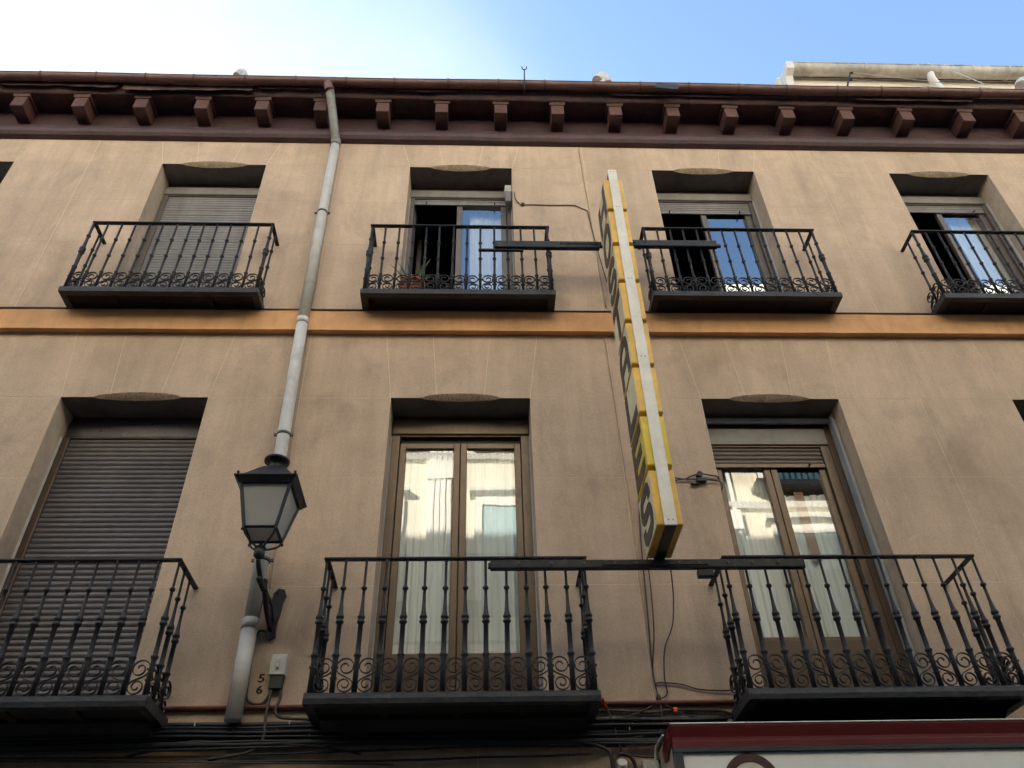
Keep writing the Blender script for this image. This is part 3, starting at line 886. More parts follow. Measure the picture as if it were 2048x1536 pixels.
# lower middle: bronze double door with curtains
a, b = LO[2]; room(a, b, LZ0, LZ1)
w = outer_frame(a, b, LZ0+.003, 5.735, M_BRONZE, .075, 'bronze framed double door with white curtains')
head_gap(w, a, b, 5.885, LZ1-.002)
shutter_box(w, a, b, 5.74, 5.885, M_BRONZE)
q = MB(); q.box(a+.08, b-.08, RD+.04, RD+.06, 5.665, 5.73); build('shutter_slot', q, M_DARKBOX, w)
mid = (a+b)/2
leaf(w, a+.078, mid-.002, LZ0+.04, 5.668, RD+.02, M_BRONZE, .052, kick=.46)
leaf(w, mid+.002, b-.078, LZ0+.04, 5.668, RD+.02, M_BRONZE, .052, kick=.46)
edge_strips(a, b, LZ0, 5.72, w)
curtain(a+.10, mid-.03, LZ0+.44, 5.62, RD+.11, 'pleated white curtain behind the left leaf of the bronze double door', 11, 7, .0085)
curtain(mid+.03, b-.10, LZ0+.44, 5.62, RD+.11, 'pleated white curtain behind the right leaf of the bronze double door', 12, 6, .0085)
# lower right: bronze double door, shutter partly down
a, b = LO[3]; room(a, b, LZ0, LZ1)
w = outer_frame(a, b-.09, LZ0+.003, 5.63, M_BRONZE, .075, 'bronze double door with shutter partly lowered')
head_gap(w, a, b, 5.80, LZ1-.002)
shutter_box(w, a, b-.09, 5.635, 5.80, M_BOX_GREY)
zl = slats(w, a+.078, b-.168, 5.628, 5.45, .042, RD+.022, M_GREYFRAME, ('lr', 1))
q = MB(); q.bbox(a+.078, b-.168, RD+.01, RD+.03, zl-.04, zl-.002, .003); build('shutter_end_bar', q, M_BRONZE, w)
q = MB(); q.tube([(b-.30, RD+.01, zl-.02), (b-.30, RD-.02, zl-.022)], .008, 6); build('shutter_stop', q, M_DARKBOX, w)
mid = (a+b-.09)/2
leaf(w, a+.078, mid-.002, LZ0+.04, 5.56, RD+.03, M_BRONZE, .055, kick=.56)
leaf(w, mid+.002, b-.168, LZ0+.04, 5.56, RD+.03, M_BRONZE, .055, kick=.56)
q = MB(); q.bbox(b-.088, b-.004, RD+.01, RD+.08, LZ0+.01, 5.86, .006); build('side_strip', q, M_BRONZE_D, w)
q = MB(); q.bbox(b-.032, b-.003, RD-.085, RD+.008, LZ0+.01, 5.90, .005); q.bbox(a+.01, b-.031, RD-.03, RD+.0, 5.85, 5.90, .005)
build('guide_rail', q, M_GREYPAINT, w, label='grey painted guide strip along the reveal')
curtain(a+.10, mid-.03, LZ0+.50, 5.5, RD+.12, 'white curtain behind the left leaf under the half lowered shutter', 13, 5, .0085)
curtain(mid+.03, b-.19, LZ0+.50, 5.22, RD+.12, 'short white curtain behind the right leaf under the half lowered shutter', 14, 5, .0085)
q = MB(); q.add([(mid+.17, RD+.10+.003*math.sin(i*2), 4.62+i*.062) for i in range(11)] + [(mid+.245, RD+.10, 4.62+i*.062) for i in range(11)], [(i, i+1, 12+i, 11+i) for i in range(10)], True)  # sheet coloured as a brick column reflected in the right pane
build('curtain', q, M_REFLSTRIPE, None, 'narrow orange strip standing in for a reflected brick column', 'curtain')
# far right sliver
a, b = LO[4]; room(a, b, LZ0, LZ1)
w = outer_frame(a, b, LZ0+.003, 5.715, M_BRONZE_D, .06, 'window opening cut by the right picture edge')
head_gap(w, a, b, 5.88, LZ1-.002); shutter_box(w, a, b, 5.72, 5.88, M_BOX_BROWN)
slats(w, a+.062, b-.062, 5.712, LZ0+.03, .0435, RD+.022, M_SHUT_BROWN, ('lc', round(b-a, 2)))

# stencilled number, two figures one above the other
def text_mesh(ch, W, H, depth=.003, bold=0.0):
    cu = bpy.data.curves.new('glyph', 'FONT'); cu.body = ch; cu.size = 1; cu.offset = bold; cu.extrude = 0; cu.resolution_u = 4
    to = bpy.data.objects.new('glyph', cu); COL.objects.link(to)
    dg = bpy.context.evaluated_depsgraph_get()
    me = bpy.data.meshes.new_from_object(to.evaluated_get(dg))
    bpy.data.objects.remove(to); bpy.data.curves.remove(cu)
    xs = [v.co.x for v in me.vertices]; ys = [v.co.y for v in me.vertices]
    x0, x1, y0, y1 = min(xs), max(xs), min(ys), max(ys)
    if ch in '|': x0, x1 = x0-.2, x1+.2
    for v in me.vertices: v.co = ((v.co.x-x0)/(x1-x0)*W - W/2, (v.co.y-y0)/(y1-y0)*H, 0)
    bm = bmesh.new(); bm.from_mesh(me)
    r = bmesh.ops.extrude_face_region(bm, geom=bm.faces[:])
    for e in r['geom']:
        if isinstance(e, bmesh.types.BMVert): e.co.z += depth
    bmesh.ops.recalc_face_normals(bm, faces=bm.faces)
    bm.to_mesh(me); bm.free()
    return me
for ch, (x, z) in (('5', (-1.378, 3.605)), ('6', (-1.378, 3.532))):
    me = text_mesh(ch, .040, .054, .0006, .02); me.materials.append(M_NUM)
    o = link('house_number', me, (x, -PT-.0006, z), bld); o.rotation_euler = (R(90), 0, 0)

# set-back attic storey with its own gutter
at = MB(); at.box(4.45, BX1, 1.12, 4.0, 11.0, 13.10); at.box(4.42, 4.4495, 1.1, 4.0, 11.0, 12.9)
att = build('attic_storey', at, M_ATTIC, bld, label='cream set back attic storey at the upper right')
q = MB(); AR = .105
pr = [(.98 + AR*math.cos(math.pi+math.pi*k/10), 13.10 + AR*math.sin(math.pi+math.pi*k/10)) for k in range(11)]
vs = [(4.62, y, z) for y, z in pr] + [(BX1, y, z) for y, z in pr]
q.add(vs, [(k, k+1, 12+k, 11+k) for k in range(10)], True)
q.add([(4.621, y, z) for y, z in pr], [tuple(range(11))])
q.tube([(4.62, .98-AR, 13.10), (BX1, .98-AR, 13.10)], .01, 6)
build('attic_gutter', q, M_ATTICG, att)
def astrap():
    s_ = MB(); s_.ribbon([(0, (AR+.004)*math.cos(math.pi+math.pi*k/12), (AR+.004)*math.sin(math.pi+math.pi*k/12)) for k in range(13)], .035, .008, axis=(1,0,0)); return s_
for x in (4.93, 5.72, 6.5, 6.85, 7.35, 7.9, 8.6): link('gutter_strap', shared('attic_strap', astrap, M_ATTICG), (x, .98, 13.10), att)
q = MB(); q.tube(smooth_path([(6.70,.97,13.01),(6.71,1.0,12.90),(6.80,1.06,12.75),(6.86,1.09,12.3),(6.86,1.09,11.2)], 4), .055, 10); build('attic_downpipe', q, M_ATTICP, att)
q = MB(); q.prism([(.85,13.08),(.88,12.95),(.98,12.90),(1.11,12.65),(1.11,13.09)], 'x', 4.50, 4.605); build('verge_board', q, M_ATTICP, att)
q = MB(); q.add([(4.56,1.0,13.14),(BX1,1.0,13.14),(BX1,4.1,14.2),(4.56,4.1,14.2)], [(0,1,2,3)]); build('attic_roof', q, M_ROOF, att)

# ================================================================== DOWNPIPE
dp = empty('downpipe', (-1.49, -.08, 3.3), 'pale grey downpipe running down the facade behind the lantern', 'pipe')
PX, PY = -1.555, -.085
q = MB(); q.tube([(PX+.0,PY,9.42),(PX+.005,PY,8.25),(PX+.02,PY,6.70)], [.048,.048,.048], 14)
build('pipe_section', q, M_PIPE, dp)
q = MB(); q.tube([(PX+.02,PY,6.755),(PX+.02,PY,6.69)], .053, 14); q.tube([(PX+.02,PY,6.70),(PX+.055,PY,5.0),(PX+.065,PY,3.95)], .049, 14)
build('pipe_section', q, M_PIPE, dp)
q = MB(); q.tube([(PX+.065,PY,3.99),(PX+.065,PY,3.92)], .056, 14); q.tube([(PX+.065,PY,3.93),(PX+.07,PY,3.34)], .052, 14)
build('pipe_section', q, M_PIPE, dp)
q = MB(); q.tube(smooth_path([(PX+.001,PY,9.37),(PX-.003,PY-.006,9.45),(PX-.016,PY-.05,9.54),(PX-.085,GY+.02,9.96)], 5), .047, 14)
q.tube([(PX,PY,9.46),(PX,PY,9.36)], .055, 14)
build('zinc_section', q, M_ZINC, dp, label='rust stained zinc top of the downpipe')
q = MB(); q.tube(smooth_path([(PX-.085,GY+.02,9.95),(PX-.10,GY,9.99),(PX-.115,GY,10.06)], 4), .050, 14); q.tube([(PX-.088,GY+.015,9.955),(PX-.095,GY+.005,9.975)], .055, 14)
build('outlet_elbow', q, M_GUTTER, dp)
for x, z in ((PX+.006, 8.22), (PX+.045, 5.50), (PX+.066, 4.42)):
    q = MB(); q.tube([(x,PY,z-.012),(x,PY,z+.012)], .0525, 16); q.box(x-.075, x-.048, PY-.008, PY+.008, z-.010, z+.010); q.box(x+.048, x+.075, PY-.008, PY+.008, z-.010, z+.010)
    q.box(x-.006, x+.006, PY+.04, -.002, z-.006, z+.006)
    build('clamp', q, M_STEEL, dp)

# ================================================================== STREET LANTERN
LX, LY = -1.375, -.585
lamp = empty('street_lamp', (LX, 0, 3.9), 'black square wall lantern with frosted panes on a scrolled iron arm', 'lamp')
ZR, ZB = 4.655, 4.335
T, Bt = .165, .098     # half widths at rim and foot
fr = MB()
for sx, sy in ((-1,-1),(1,-1),(1,1),(-1,1)):
    fr.tube([(LX+sx*Bt, LY+sy*Bt, ZB-.006), (LX+sx*T, LY+sy*T, ZR+.01)], .012, 4, smooth=False)
c = [(-1,-1),(1,-1),(1,1),(-1,1)]
for k in range(4):
    p, q2 = c[k], c[(k+1) % 4]
    fr.tube([(LX+p[0]*Bt, LY+p[1]*Bt, ZB), (LX+q2[0]*Bt, LY+q2[1]*Bt, ZB)], .011, 4, smooth=False)
build('lantern_frame', fr, M_IRON, lamp)
for k in range(4):
    p, q2 = c[k], c[(k+1) % 4]
    gp = MB(); i_ = .96
    gp.add([(LX+p[0]*Bt*i_, LY+p[1]*Bt*i_, ZB), (LX+q2[0]*Bt*i_, LY+q2[1]*Bt*i_, ZB), (LX+q2[0]*T*i_, LY+q2[1]*T*i_, ZR), (LX+p[0]*T*i_, LY+p[1]*T*i_, ZR)], [(0,1,2,3)])
    build('pane', gp, M_FROST, lamp)
gp = MB(); gp.add([(LX-Bt*.95,LY-Bt*.95,ZB+.004),(LX+Bt*.95,LY-Bt*.95,ZB+.004),(LX+Bt*.95,LY+Bt*.95,ZB+.004),(LX-Bt*.95,LY+Bt*.95,ZB+.004)], [(0,1,2,3)])
build('pane', gp, M_FROST, lamp)
rm = MB()
RW = .198
rm.frustum(LX-T-.006, LX+T+.006, LY-T-.006, LY+T+.006, ZR-.035, LX-RW, LX+RW, LY-RW, LY+RW, ZR+.004)
rm.frustum(LX-RW-.004, LX+RW+.004, LY-RW-.004, LY+RW+.004, ZR+.0045, LX-RW-.004, LX+RW+.004, LY-RW-.004, LY+RW+.004, ZR+.012)
rm.frustum(LX-RW+.02, LX+RW-.02, LY-RW+.02, LY+RW-.02, ZR+.0125, LX-.095, LX+.095, LY-.095, LY+.095, ZR+.125)
rm.frustum(LX-.095, LX+.095, LY-.095, LY+.095, ZR+.1255, LX-.062, LX+.062, LY-.062, LY+.062, ZR+.165)
build('lantern_roof', rm, M_IRON, lamp)
for sx, sy in c:
    kn = MB(); kn.lathe([(.004,ZR+.012),(.004,ZR+.026),(.009,ZR+.030),(.010,ZR+.038),(.004,ZR+.045)], 8, (LX+sx*(RW-.015), LY+sy*(RW-.015))); build('finial', kn, M_IRON, lamp)
cp = MB(); cp.lathe([(.050,ZR+.16),(.046,ZR+.19),(.046,ZR+.225),(.075,ZR+.230),(.085,ZR+.236),(.085,ZR+.250),(.055,ZR+.268),(.02,ZR+.278)], 18, (LX, LY)); build('vent_cap', cp, M_IRON, lamp)
# arm
cr_ = MB()
for sx, sy in c:
    cr_.tube(smooth_path([(LX+sx*Bt, LY+sy*Bt, ZB-.005), (LX+sx*.088, LY+sy*.088, ZB-.04), (LX+sx*.055, LY+sy*.055, ZB-.075), (LX+sx*.028, LY+sy*.028, ZB-.095), (LX+sx*.012, LY+sy*.012, ZB-.10)], 4), .007, 6)
build('cradle', cr_, M_IRON, lamp)
for sx, sy in c:
    kn = MB(); kn.lathe([(.004,ZB-.03),(.010,ZB-.024),(.011,ZB-.016),(.005,ZB-.006)], 8, (LX+sx*(Bt+.006), LY+sy*(Bt+.006))); build('finial', kn, M_IRON, lamp)
so_ = MB(); so_.lathe([(.006,ZB-.055),(.012,ZB-.07),(.015,ZB-.085),(.034,ZB-.092),(.037,ZB-.10),(.030,ZB-.106),(.032,ZB-.12),(.036,ZB-.14),(.032,ZB-.158),(.018,ZB-.172),(.012,ZB-.18)][::-1], 12, (LX, LY)); build('socket', so_, M_IRON, lamp)
ar = MB()
ar.tube(smooth_path([(LX,LY,ZB-.175),(LX+.002,LY+.04,ZB-.215),(LX+.003,LY+.14,ZB-.25),(LX+.004,LY+.30,ZB-.255),(LX+.006,LY+.46,ZB-.27),(LX+.008,-.05,ZB-.33)], 6), [.016]*31, 8)
ar.tube(smooth_path([(LX+.008,-.03,3.94),(LX+.008,-.10,3.96),(LX+.007,-.22,4.0),(LX+.006,-.33,4.07),(LX+.005,-.37,4.115),(LX+.004,-.34,4.13)], 6), .018, 8)
for ky, kz, r0 in ((-.13,4.035,.045), (-.22,4.05,.030), (-.09,4.0,.025)):
    pts = [(LX+.006, ky+r0*(1-t/26)*math.cos(t*.5), kz+r0*(1-t/26)*math.sin(t*.5)) for t in range(24)]
    ar.tube(pts, .008, 6)
for k in range(5):
    yy = -.50+.035*k; ar.lathe([(.004,ZB-.285),(.017,ZB-.275),(.019,ZB-.262),(.010,ZB-.25)], 8, (LX+.003, yy))
build('arm', ar, M_IRON, lamp)
sc_ = MB()
sc_.prism([(LX+.008-.03,3.90),(LX+.008+.0,3.875),(LX+.008+.035,3.90),(LX+.008+.03,3.97),(LX+.008+.042,4.06),(LX+.008+.048,4.14),(LX+.008+.062,4.19),(LX+.008+.05,4.225),(LX+.008+.01,4.235),(LX+.008-.02,4.20),(LX+.008-.028,4.1),(LX+.008-.02,4.0)], 'y', -.035, -.0035)
for zz in (3.91, 4.205): sc_.tube([(LX+.012,-.034,zz),(LX+.012,-.048,zz)], .010, 6)
build('wall_plate', sc_, M_IRON, lamp)

# ================================================================== HANGING SIGN
SX0, SX1, SYF, SYB = 1.098, 1.256, -.86, -.435
sg = empty('hanging_sign', (1.18, -.65, 4.2), 'tall yellow vertical sign spelling HOSTALES on stacked letter boxes', 'sign')
st = MB(); st.bbox(SX0+.044, SX1-.034, SYF-.016, SYF-.004, 4.222, 7.885, .003); build('front_strip', st, M_ALU, sg)
sb_ = MB(); sb_.bbox(SX0+.048, SX1-.038, SYF-.003, SYB+.012, 4.2215, 7.86, .003); build('spine', sb_, M_SPINE, sg)
for z in (4.26, 5.62, 6.45, 7.35, 7.85):
    for dx in (.070, .098):
        q = MB(); q.tube([(SX0+dx, SYF-.015, z), (SX0+dx, SYF-.0185, z)], .0042, 8); build('rivet', q, M_STEEL, sg)
SP = .4445; WORD = 'HOSTALES'
def rbox(q, x0, x1, y0, y1, z0, z1, r, n=4):
    # box with rounded corners in the y-z plane (the face outline), extruded along x
    poly = []
    for cy, cz, a0 in ((y1-r, z1-r, 0), (y0+r, z1-r, 90), (y0+r, z0+r, 180), (y1-r, z0+r, 270)):
        for k in range(n+1):
            a = R(a0+90*k/n); poly.append((cy+r*math.cos(a), cz+r*math.sin(a)))
    q.prism(poly, 'x', x0, x1)
def stroke(pts, t):
    # a flat stroke of even width along a 2-D path, as one closed outline
    P = [Vector(p) for p in pts]; L = []; Rr = []
    for i, p in enumerate(P):
        d = (P[min(i+1, len(P)-1)] - P[max(i-1, 0)]).normalized(); nn = Vector((-d.y, d.x))
        L.append((p + nn*t/2)[:]); Rr.append((p - nn*t/2)[:])
    return L + Rr[::-1]
def letter_strokes(ch, W, H, t):
    w = W/2; h = t/2
    def bar(u0, u1, v0, v1): return [(u0, v0), (u1, v0), (u1, v1), (u0, v1)]
    def arc(cx, cy, r, a0, a1, n=7): return [(cx+r*math.cos(R(a0+(a1-a0)*k/n)), cy+r*math.sin(R(a0+(a1-a0)*k/n))) for k in range(n+1)]
    r = W*.30
    if ch == 'H': return [bar(-w, -w+t, 0, H), bar(w-t, w, 0, H), bar(-w+t, w-t, H/2-h, H/2+h)]
    if ch == 'T': return [bar(-w, w, H-t, H), bar(-h, h, 0, H-t)]
    if ch == 'L': return [bar(-w, -w+t, 0, H), bar(-w+t, w, 0, t)]
    if ch == 'E': return [bar(-w, -w+t, 0, H), bar(-w+t, w, 0, t), bar(-w+t, w, H-t, H), bar(-w+t, w*.75, H/2-h, H/2+h)]
    if ch == 'A':
        top = arc(-w+h+r, H-h-r, r, 180, 90) + arc(w-h-r, H-h-r, r, 90, 0)
        return [stroke([(-w+h, 0)] + top + [(w-h, 0)], t), bar(-w+t, w-t, H*.30, H*.30+t*.9)]
    if ch == 'O':
        a = arc(-w+h+r, H-h-r, r, 180, 90) + arc(w-h-r, H-h-r, r, 90, 0)
        b = arc(w-h-r, h+r, r, 0, -90) + arc(-w+h+r, h+r, r, -90, -180)
        return [stroke([(-w+h, H/2)] + a + [(w-h, H/2)], t), stroke([(w-h, H/2)] + b + [(-w+h, H/2)], t)]
    if ch == 'S':
        rr_ = (H-t)/4
        up = [(w-h, H-h-rr_*1.25)] + arc(w-h-rr_, H-h-rr_, rr_, 0, 90) + arc(-w+h+rr_, H-h-rr_, rr_, 90, 270)
        dn = arc(w-h-rr_, h+rr_, rr_, 90, -90) + arc(-w+h+rr_, h+rr_, rr_, 270, 180) + [(-w+h, h+rr_*1.25)]
        return [stroke(up + dn, t)]
    return []
for k, chh in enumerate(WORD):
    zb = 4.228 + SP*(7-k); zt = zb + SP-.030
    q = MB(); rbox(q, SX0+.0, SX1, SYF, SYB, zb, zt, .016)
    bx = build('letter_box', q, M_YELLOW2 if chh == 'E' else M_YELLOW, sg)
    for sd in (-1, 1):
        q = MB(); xf = SX0-.004 if sd < 0 else SX1
        rbox(q, xf, xf+.004, SYF+.005, SYB-.005, zb+.005, zt-.005, .0085); build('face', q, M_FACE2 if chh == 'E' else M_FACE, bx)
        lt = letter_strokes(chh, .345, .378, .084)
        q = MB()
        xa, xb = (SX0-.0075, SX0-.0042) if sd < 0 else (SX1+.0042, SX1+.0075)
        ym = (SYF+SYB)/2; sg_ = 1 if sd < 0 else -1
        for poly in lt: q.prism([(ym - sg_*u, zb+.019+v) for u, v in poly], 'x', xa, xb)
        build('letter', q, M_LETTER, bx)
# support beams clamped to the balcony rails
def beam(pts_list, name='support_beam'):
    q = MB()
    for (x0, x1, y0, y1, z0, z1) in pts_list: q.bbox(x0, x1, y0, y1, z0, z1, .003)
    o = build(name, q, M_BEAM, sg); return o
bl = beam([(.075, 2.13, -.462, -.425, 4.150, 4.157), (.075, 2.13, -.462, -.456, 4.157, 4.212)])
b2 = beam([(.80, 1.49, -.469, -.463, 4.168, 4.205)], 'splice_plate')
bu = beam([(.135, 1.10, -.315, -.275, 7.470, 7.477), (.135, 1.10, -.315, -.309, 7.477, 7.560)])
beam([(1.26, 2.20, -.315, -.275, 7.505, 7.512), (1.26, 2.20, -.315, -.309, 7.512, 7.590)])
beam([(1.10, 1.26, -.312, -.278, 7.50, 7.56), (1.14, 1.21, -.44, -.30, 7.515, 7.545)], 'cross_bracket')
beam([(1.14, 1.21, -.47, -.43, 4.16, 4.225)], 'cross_bracket')
beam([(.74, 1.09, -.322, -.316, 7.515, 7.55)], 'splice_plate'); beam([(1.27, 1.45, -.322, -.316, 7.54, 7.57)], 'splice_plate')
beam([(-.012, .40, -.298, -.268, 7.448, 7.468)], 'rail_clamp'); beam([(2.12, 2.24, -.298, -.27, 7.53, 7.56)], 'rail_clamp')
beam([(.06, .12, -.45, -.42, 4.165, 4.20)], 'rail_clamp'); beam([(1.42, 1.52, -.452, -.40, 4.10, 4.149)], 'rail_clamp')
for x in (.26,.47,.68,.88,1.02,1.30,1.43,1.62,1.78,1.95): 
    q = MB(); q.tube([(x,-.462,4.185),(x,-.473,4.185)], .007, 6); build('bolt', q, M_STEEL, sg)
for x, z in ((.25,7.53),(.34,7.53),(.62,7.535),(.85,7.535),(.98,7.535),(1.53,7.56),(1.73,7.56),(1.92,7.565),(2.08,7.57)):
    q = MB(); q.tube([(x,-.315,z),(x,-.327,z)], .006, 6); build('bolt', q, M_STEEL, sg)

# ================================================================== FLOWERPOT
pot = empty('flowerpot', (-.61, -.13, 6.955), 'red terracotta pot with spiky aloe on an upper balcony floor', 'plant')
q = MB(); q.lathe([(.075,0),(.082,.01),(.105,.155),(.107,.16),(.118,.163),(.121,.185),(.120,.205),(.108,.205),(.104,.18)], 20, (-.61,-.13)); q.v = [(x,y,z+6.955) for x,y,z in q.v]; build('pot', q, M_TERRA, pot)
q = MB(); q.lathe([(.103,7.13),(.08,7.14),(.02,7.145)], 16, (-.61,-.13)); build('soil', q, M_SOIL, pot)
rr = random.Random(3)
for k in range(26):
    a = rr.uniform(0, 6.28); L = rr.uniform(.10, .24); out = rr.uniform(.25, 1.0); r0 = rr.uniform(.01, .07)
    bx_, by_ = -.61+r0*math.cos(a), -.13+r0*math.sin(a)
    pts = [Vector((bx_+math.cos(a)*L*out*t*(.5+.5*t), by_+math.sin(a)*L*out*t*(.5+.5*t)*.8, 7.135+L*t*(1-.25*out*t))) for t in (0,.25,.5,.75,1)]
    q = MB(); q.tube(pts, [.009,.009,.007,.0045,.0008], 5); build('leaf', q, M_LEAF, pot)

# ================================================================== SWITCH BOX, SENSOR, CABLES
sbx = empty('switch_box', (-1.275, 0, 3.62), 'white wall switch box beside the stencilled number', 'box')
q = MB(); q.bbox(-1.326, -1.222, -.062, -.004, 3.630, 3.765, .006); build('cover', q, M_WPLASTIC, sbx)
q = MB(); q.bbox(-1.284, -1.264, -.082, -.0625, 3.672, 3.735, .003); build('toggle', q, M_WPLASTIC, sbx)
q = MB(); q.tube([(-1.274,-.0835,3.705),(-1.274,-.0815,3.705)], .004, 6); build('screw', q, M_DARKBOX, sbx)
q = MB(); q.bbox(-1.315, -1.232, -.05, -.004, 3.545, 3.629, .006); build('terminal_housing', q, M_DARKBOX, sbx)
sn = empty('alarm_sensor', (.30, .12, 8.77), 'small white sensor box at the top corner of the half open window', 'sensor')
q = MB(); q.bbox(.262, .338, .10, .20, 8.85, 8.965, .006); build('housing', q, M_WPLASTIC, sn)
q = MB(); q.bbox(.268, .330, .105, .195, 8.70, 8.849, .004); build('back_box', q, M_SHUT_GREY, sn)

def cable(name, pts, r, material, label, group=None, n=6, sm=6):
    q = MB(); q.tube(smooth_path(pts, sm), r, n)
    return build(name, q, material, None, label, 'cable', group)
cable('cable', [(.335,.10,8.93),(.352,.02,8.80),(.362,-.008,8.60),(.40,-.01,8.51),(.44,-.012,8.487),(.55,-.01,8.488),(.75,-.01,8.484),(.95,-.01,8.487),(1.02,-.01,8.45),(1.085,-.01,8.405)], .0055, M_CABLEB, 'thin cable from the white sensor box to the painted conduit')
jb = MB(); jb.lathe([(.017,0),(.02,.01),(.018,.022)], 10); jb.v = [(.437+x, -.004-z, 8.487+y) for x,y,z in jb.v]
build('junction_box', jb, M_DARKBOX, None, 'small round black junction on the thin sensor cable', 'box')
cable('cable', [(1.085,-.008,9.50),(1.10,-.008,8.8),(1.115,-.008,8.40),(1.13,-.008,7.6),(1.15,-.008,7.0)], .0055, M_CABLEBEIGE, 'beige painted cable descending behind the top of the hanging sign')
cable('cable', [(1.09,-.012,8.40),(1.14,-.014,7.8),(1.20,-.03,7.2),(1.245,-.06,6.86),(1.26,-.05,6.3),(1.25,-.03,5.6),(1.24,-.02,5.05)], .005, M_CABLEB, 'dark cable running down behind the letter boxes')
cable('cable', [(1.10,-.006,6.62),(1.118,-.006,5.6),(1.13,-.006,5.01),(1.128,-.006,4.5),(1.13,-.008,4.0),(1.135,-.01,3.55),(1.14,-.012,3.46)], .006, M_CABLEBEIGE, 'beige painted cable down the joint beside the hanging sign')
cable('cable', [(1.225,-.02,5.04),(1.20,-.012,4.95),(1.17,-.012,4.6),(1.15,-.012,4.1),(1.13,-.012,3.7),(1.14,-.012,3.47)], .0052, M_CABLEB, 'straight dark cable hanging below the sign to the knot', None)
cable('cable', [(1.235,-.02,5.04),(1.215,-.014,4.9),(1.20,-.014,4.55),(1.19,-.02,4.2),(1.17,-.02,3.9),(1.13,-.014,3.65),(1.142,-.014,3.47)], .0045, M_CABLE, 'slack black cable hanging below the sign to the knot')
cable('cable', [(1.25,-.42,4.16),(1.30,-.2,4.15),(1.32,-.08,4.1),(1.30,-.03,3.95),(1.23,-.02,3.8),(1.20,-.02,3.62),(1.20,-.02,3.5),(1.15,-.015,3.465)], .0045, M_CABLE, 'looping black cable from the lower beam to the knot')
cable('cable', [(1.13,-.012,3.56),(1.17,-.014,3.572),(1.30,-.014,3.56),(1.42,-.014,3.525),(1.60,-.02,3.515),(1.66,-.03,3.53)], .005, M_CABLEB, 'thin cable from the knot to the balcony above the shop')
kn = MB(); kn.lathe([(.008,0),(.016,.012),(.017,.03),(.010,.05)], 10, (1.143,-.016)); kn.v = [(x,y,z+3.445) for x,y,z in kn.v]; build('cable_knot', kn, M_CABLE, None, 'black knot gathering the hanging cables above the string course', 'cable')
cable('cable', [(1.143,-.015,3.45),(1.05,-.03,3.40),(.95,-.04,3.36),(.70,-.045,3.29),(.3,-.045,3.26)], .005, M_CABLEB, 'cable fanning left from the knot into the bundle')
cable('cable', [(1.15,-.015,3.45),(1.20,-.03,3.41),(1.29,-.04,3.36),(1.42,-.04,3.34),(1.6,-.04,3.335)], .005, M_CABLE, 'cable fanning right from the knot past the orange tape')
cable('cable', [(1.145,-.015,3.45),(1.145,-.04,3.38),(1.12,-.045,3.24)], .004, M_CABLEB, 'cable dropping straight from the knot into the bundle')
tp = MB(); tp.bbox(1.222, 1.246, -.048, -.022, 3.375, 3.405, .005); build('tape', tp, M_ORANGE, None, 'bright orange tape tied on a cable', 'tape')
cable('cable', [(.62,-.02,3.36),(.75,-.02,3.395),(.85,-.02,3.398),(1.0,-.02,3.388),(1.06,-.02,3.382),(1.15,-.02,3.388),(1.22,-.02,3.396),(1.40,-.02,3.394),(1.52,-.02,3.388),(1.60,-.02,3.365),(1.75,-.02,3.34)], .010, M_CABLEB, 'thick wavy cable under the string course beside the hanging cables', None, 8)
rd = cable('cable', [(.772,-.10,3.445),(.788,-.06,3.42),(.805,-.04,3.40)], .009, M_CABLERED, 'short red cable sleeve by the balcony corner', None, 8)
cable('cable', [(.805,-.04,3.40),(.822,-.045,3.35),(.838,-.05,3.28),(.85,-.06,3.20),(.87,-.05,3.13)], .0055, M_CABLERED if False else M_CABLEB, 'cable hanging from the red sleeve')
# the bundle along the bottom
rr = random.Random(9)
def run(z0, sag, r, m_, label, x0=-8.0, x1=1.55, y=-.035, group='cables clipped along the wall'):
    pts = []; n = 26
    for i in range(n+1):
        x = x0+(x1-x0)*i/n
        pts.append((x, y-.006*rr.random(), z0 + sag*math.sin(x*1.25+z0*40) + rr.uniform(-.004,.004)))
    return cable('cable', pts, r, m_, label, group, 7, 4)
cd = 'black cable in the bundle clipped along the wall under the balconies'
run(3.335, .003, .0165, M_CABLE, 'thickest black conduit at the top of the cable bundle', y=-.03, group=None)
for z, r in ((3.300,.011),(3.280,.009),(3.262,.012),(3.243,.009),(3.225,.011)):
    run(z, .004, r, M_CABLE, cd, y=-.03)
for z, r in ((3.318,.008),(3.290,.010),(3.250,.009),(3.215,.010),(3.205,.012),(3.19,.008)): run(z, .010, r, M_CABLE, cd, y=-.056)
run(3.165, .016, .0065, M_CABLE, 'loose cable sagging across the faded orange strip', y=-.045, x1=.9, group=None)
run(3.128, .014, .0070, M_CABLE, 'lower loose cable sagging under the faded orange strip', y=-.04, x1=.7, group=None)
run(3.110, .022, .006, M_CABLEB, 'brown cable lowest of the loose runs', y=-.05, x1=-.5, group=None)
cable('cable', [(-2.1,-.05,3.15),(-1.9,-.05,3.19),(-1.72,-.06,3.23),(-1.55,-.06,3.225),(-1.2,-.06,3.21),(-.95,-.06,3.19),(-.7,-.05,3.15)], .007, M_CABLE, 'cable bowed upward across the front of the bundle below the number')
cable('cable', [(.35,-.05,3.22),(.6,-.06,3.20),(.75,-.06,3.165),(.80,-.06,3.10),(.79,-.05,2.9)], .011, M_CABLE, 'thick cable leaving the bundle downward left of the coil', None, 8)
cable('cable', [(.62,-.05,3.18),(.85,-.06,3.20),(1.05,-.055,3.235),(1.3,-.05,3.25)], .005, M_CABLEB, 'thin brown cable rising to the fascia above the coil')
def clip_mesh():
    q = MB(); q.bbox(-.0035,.0035,-.010,.0,-.012,.012,.002); return q
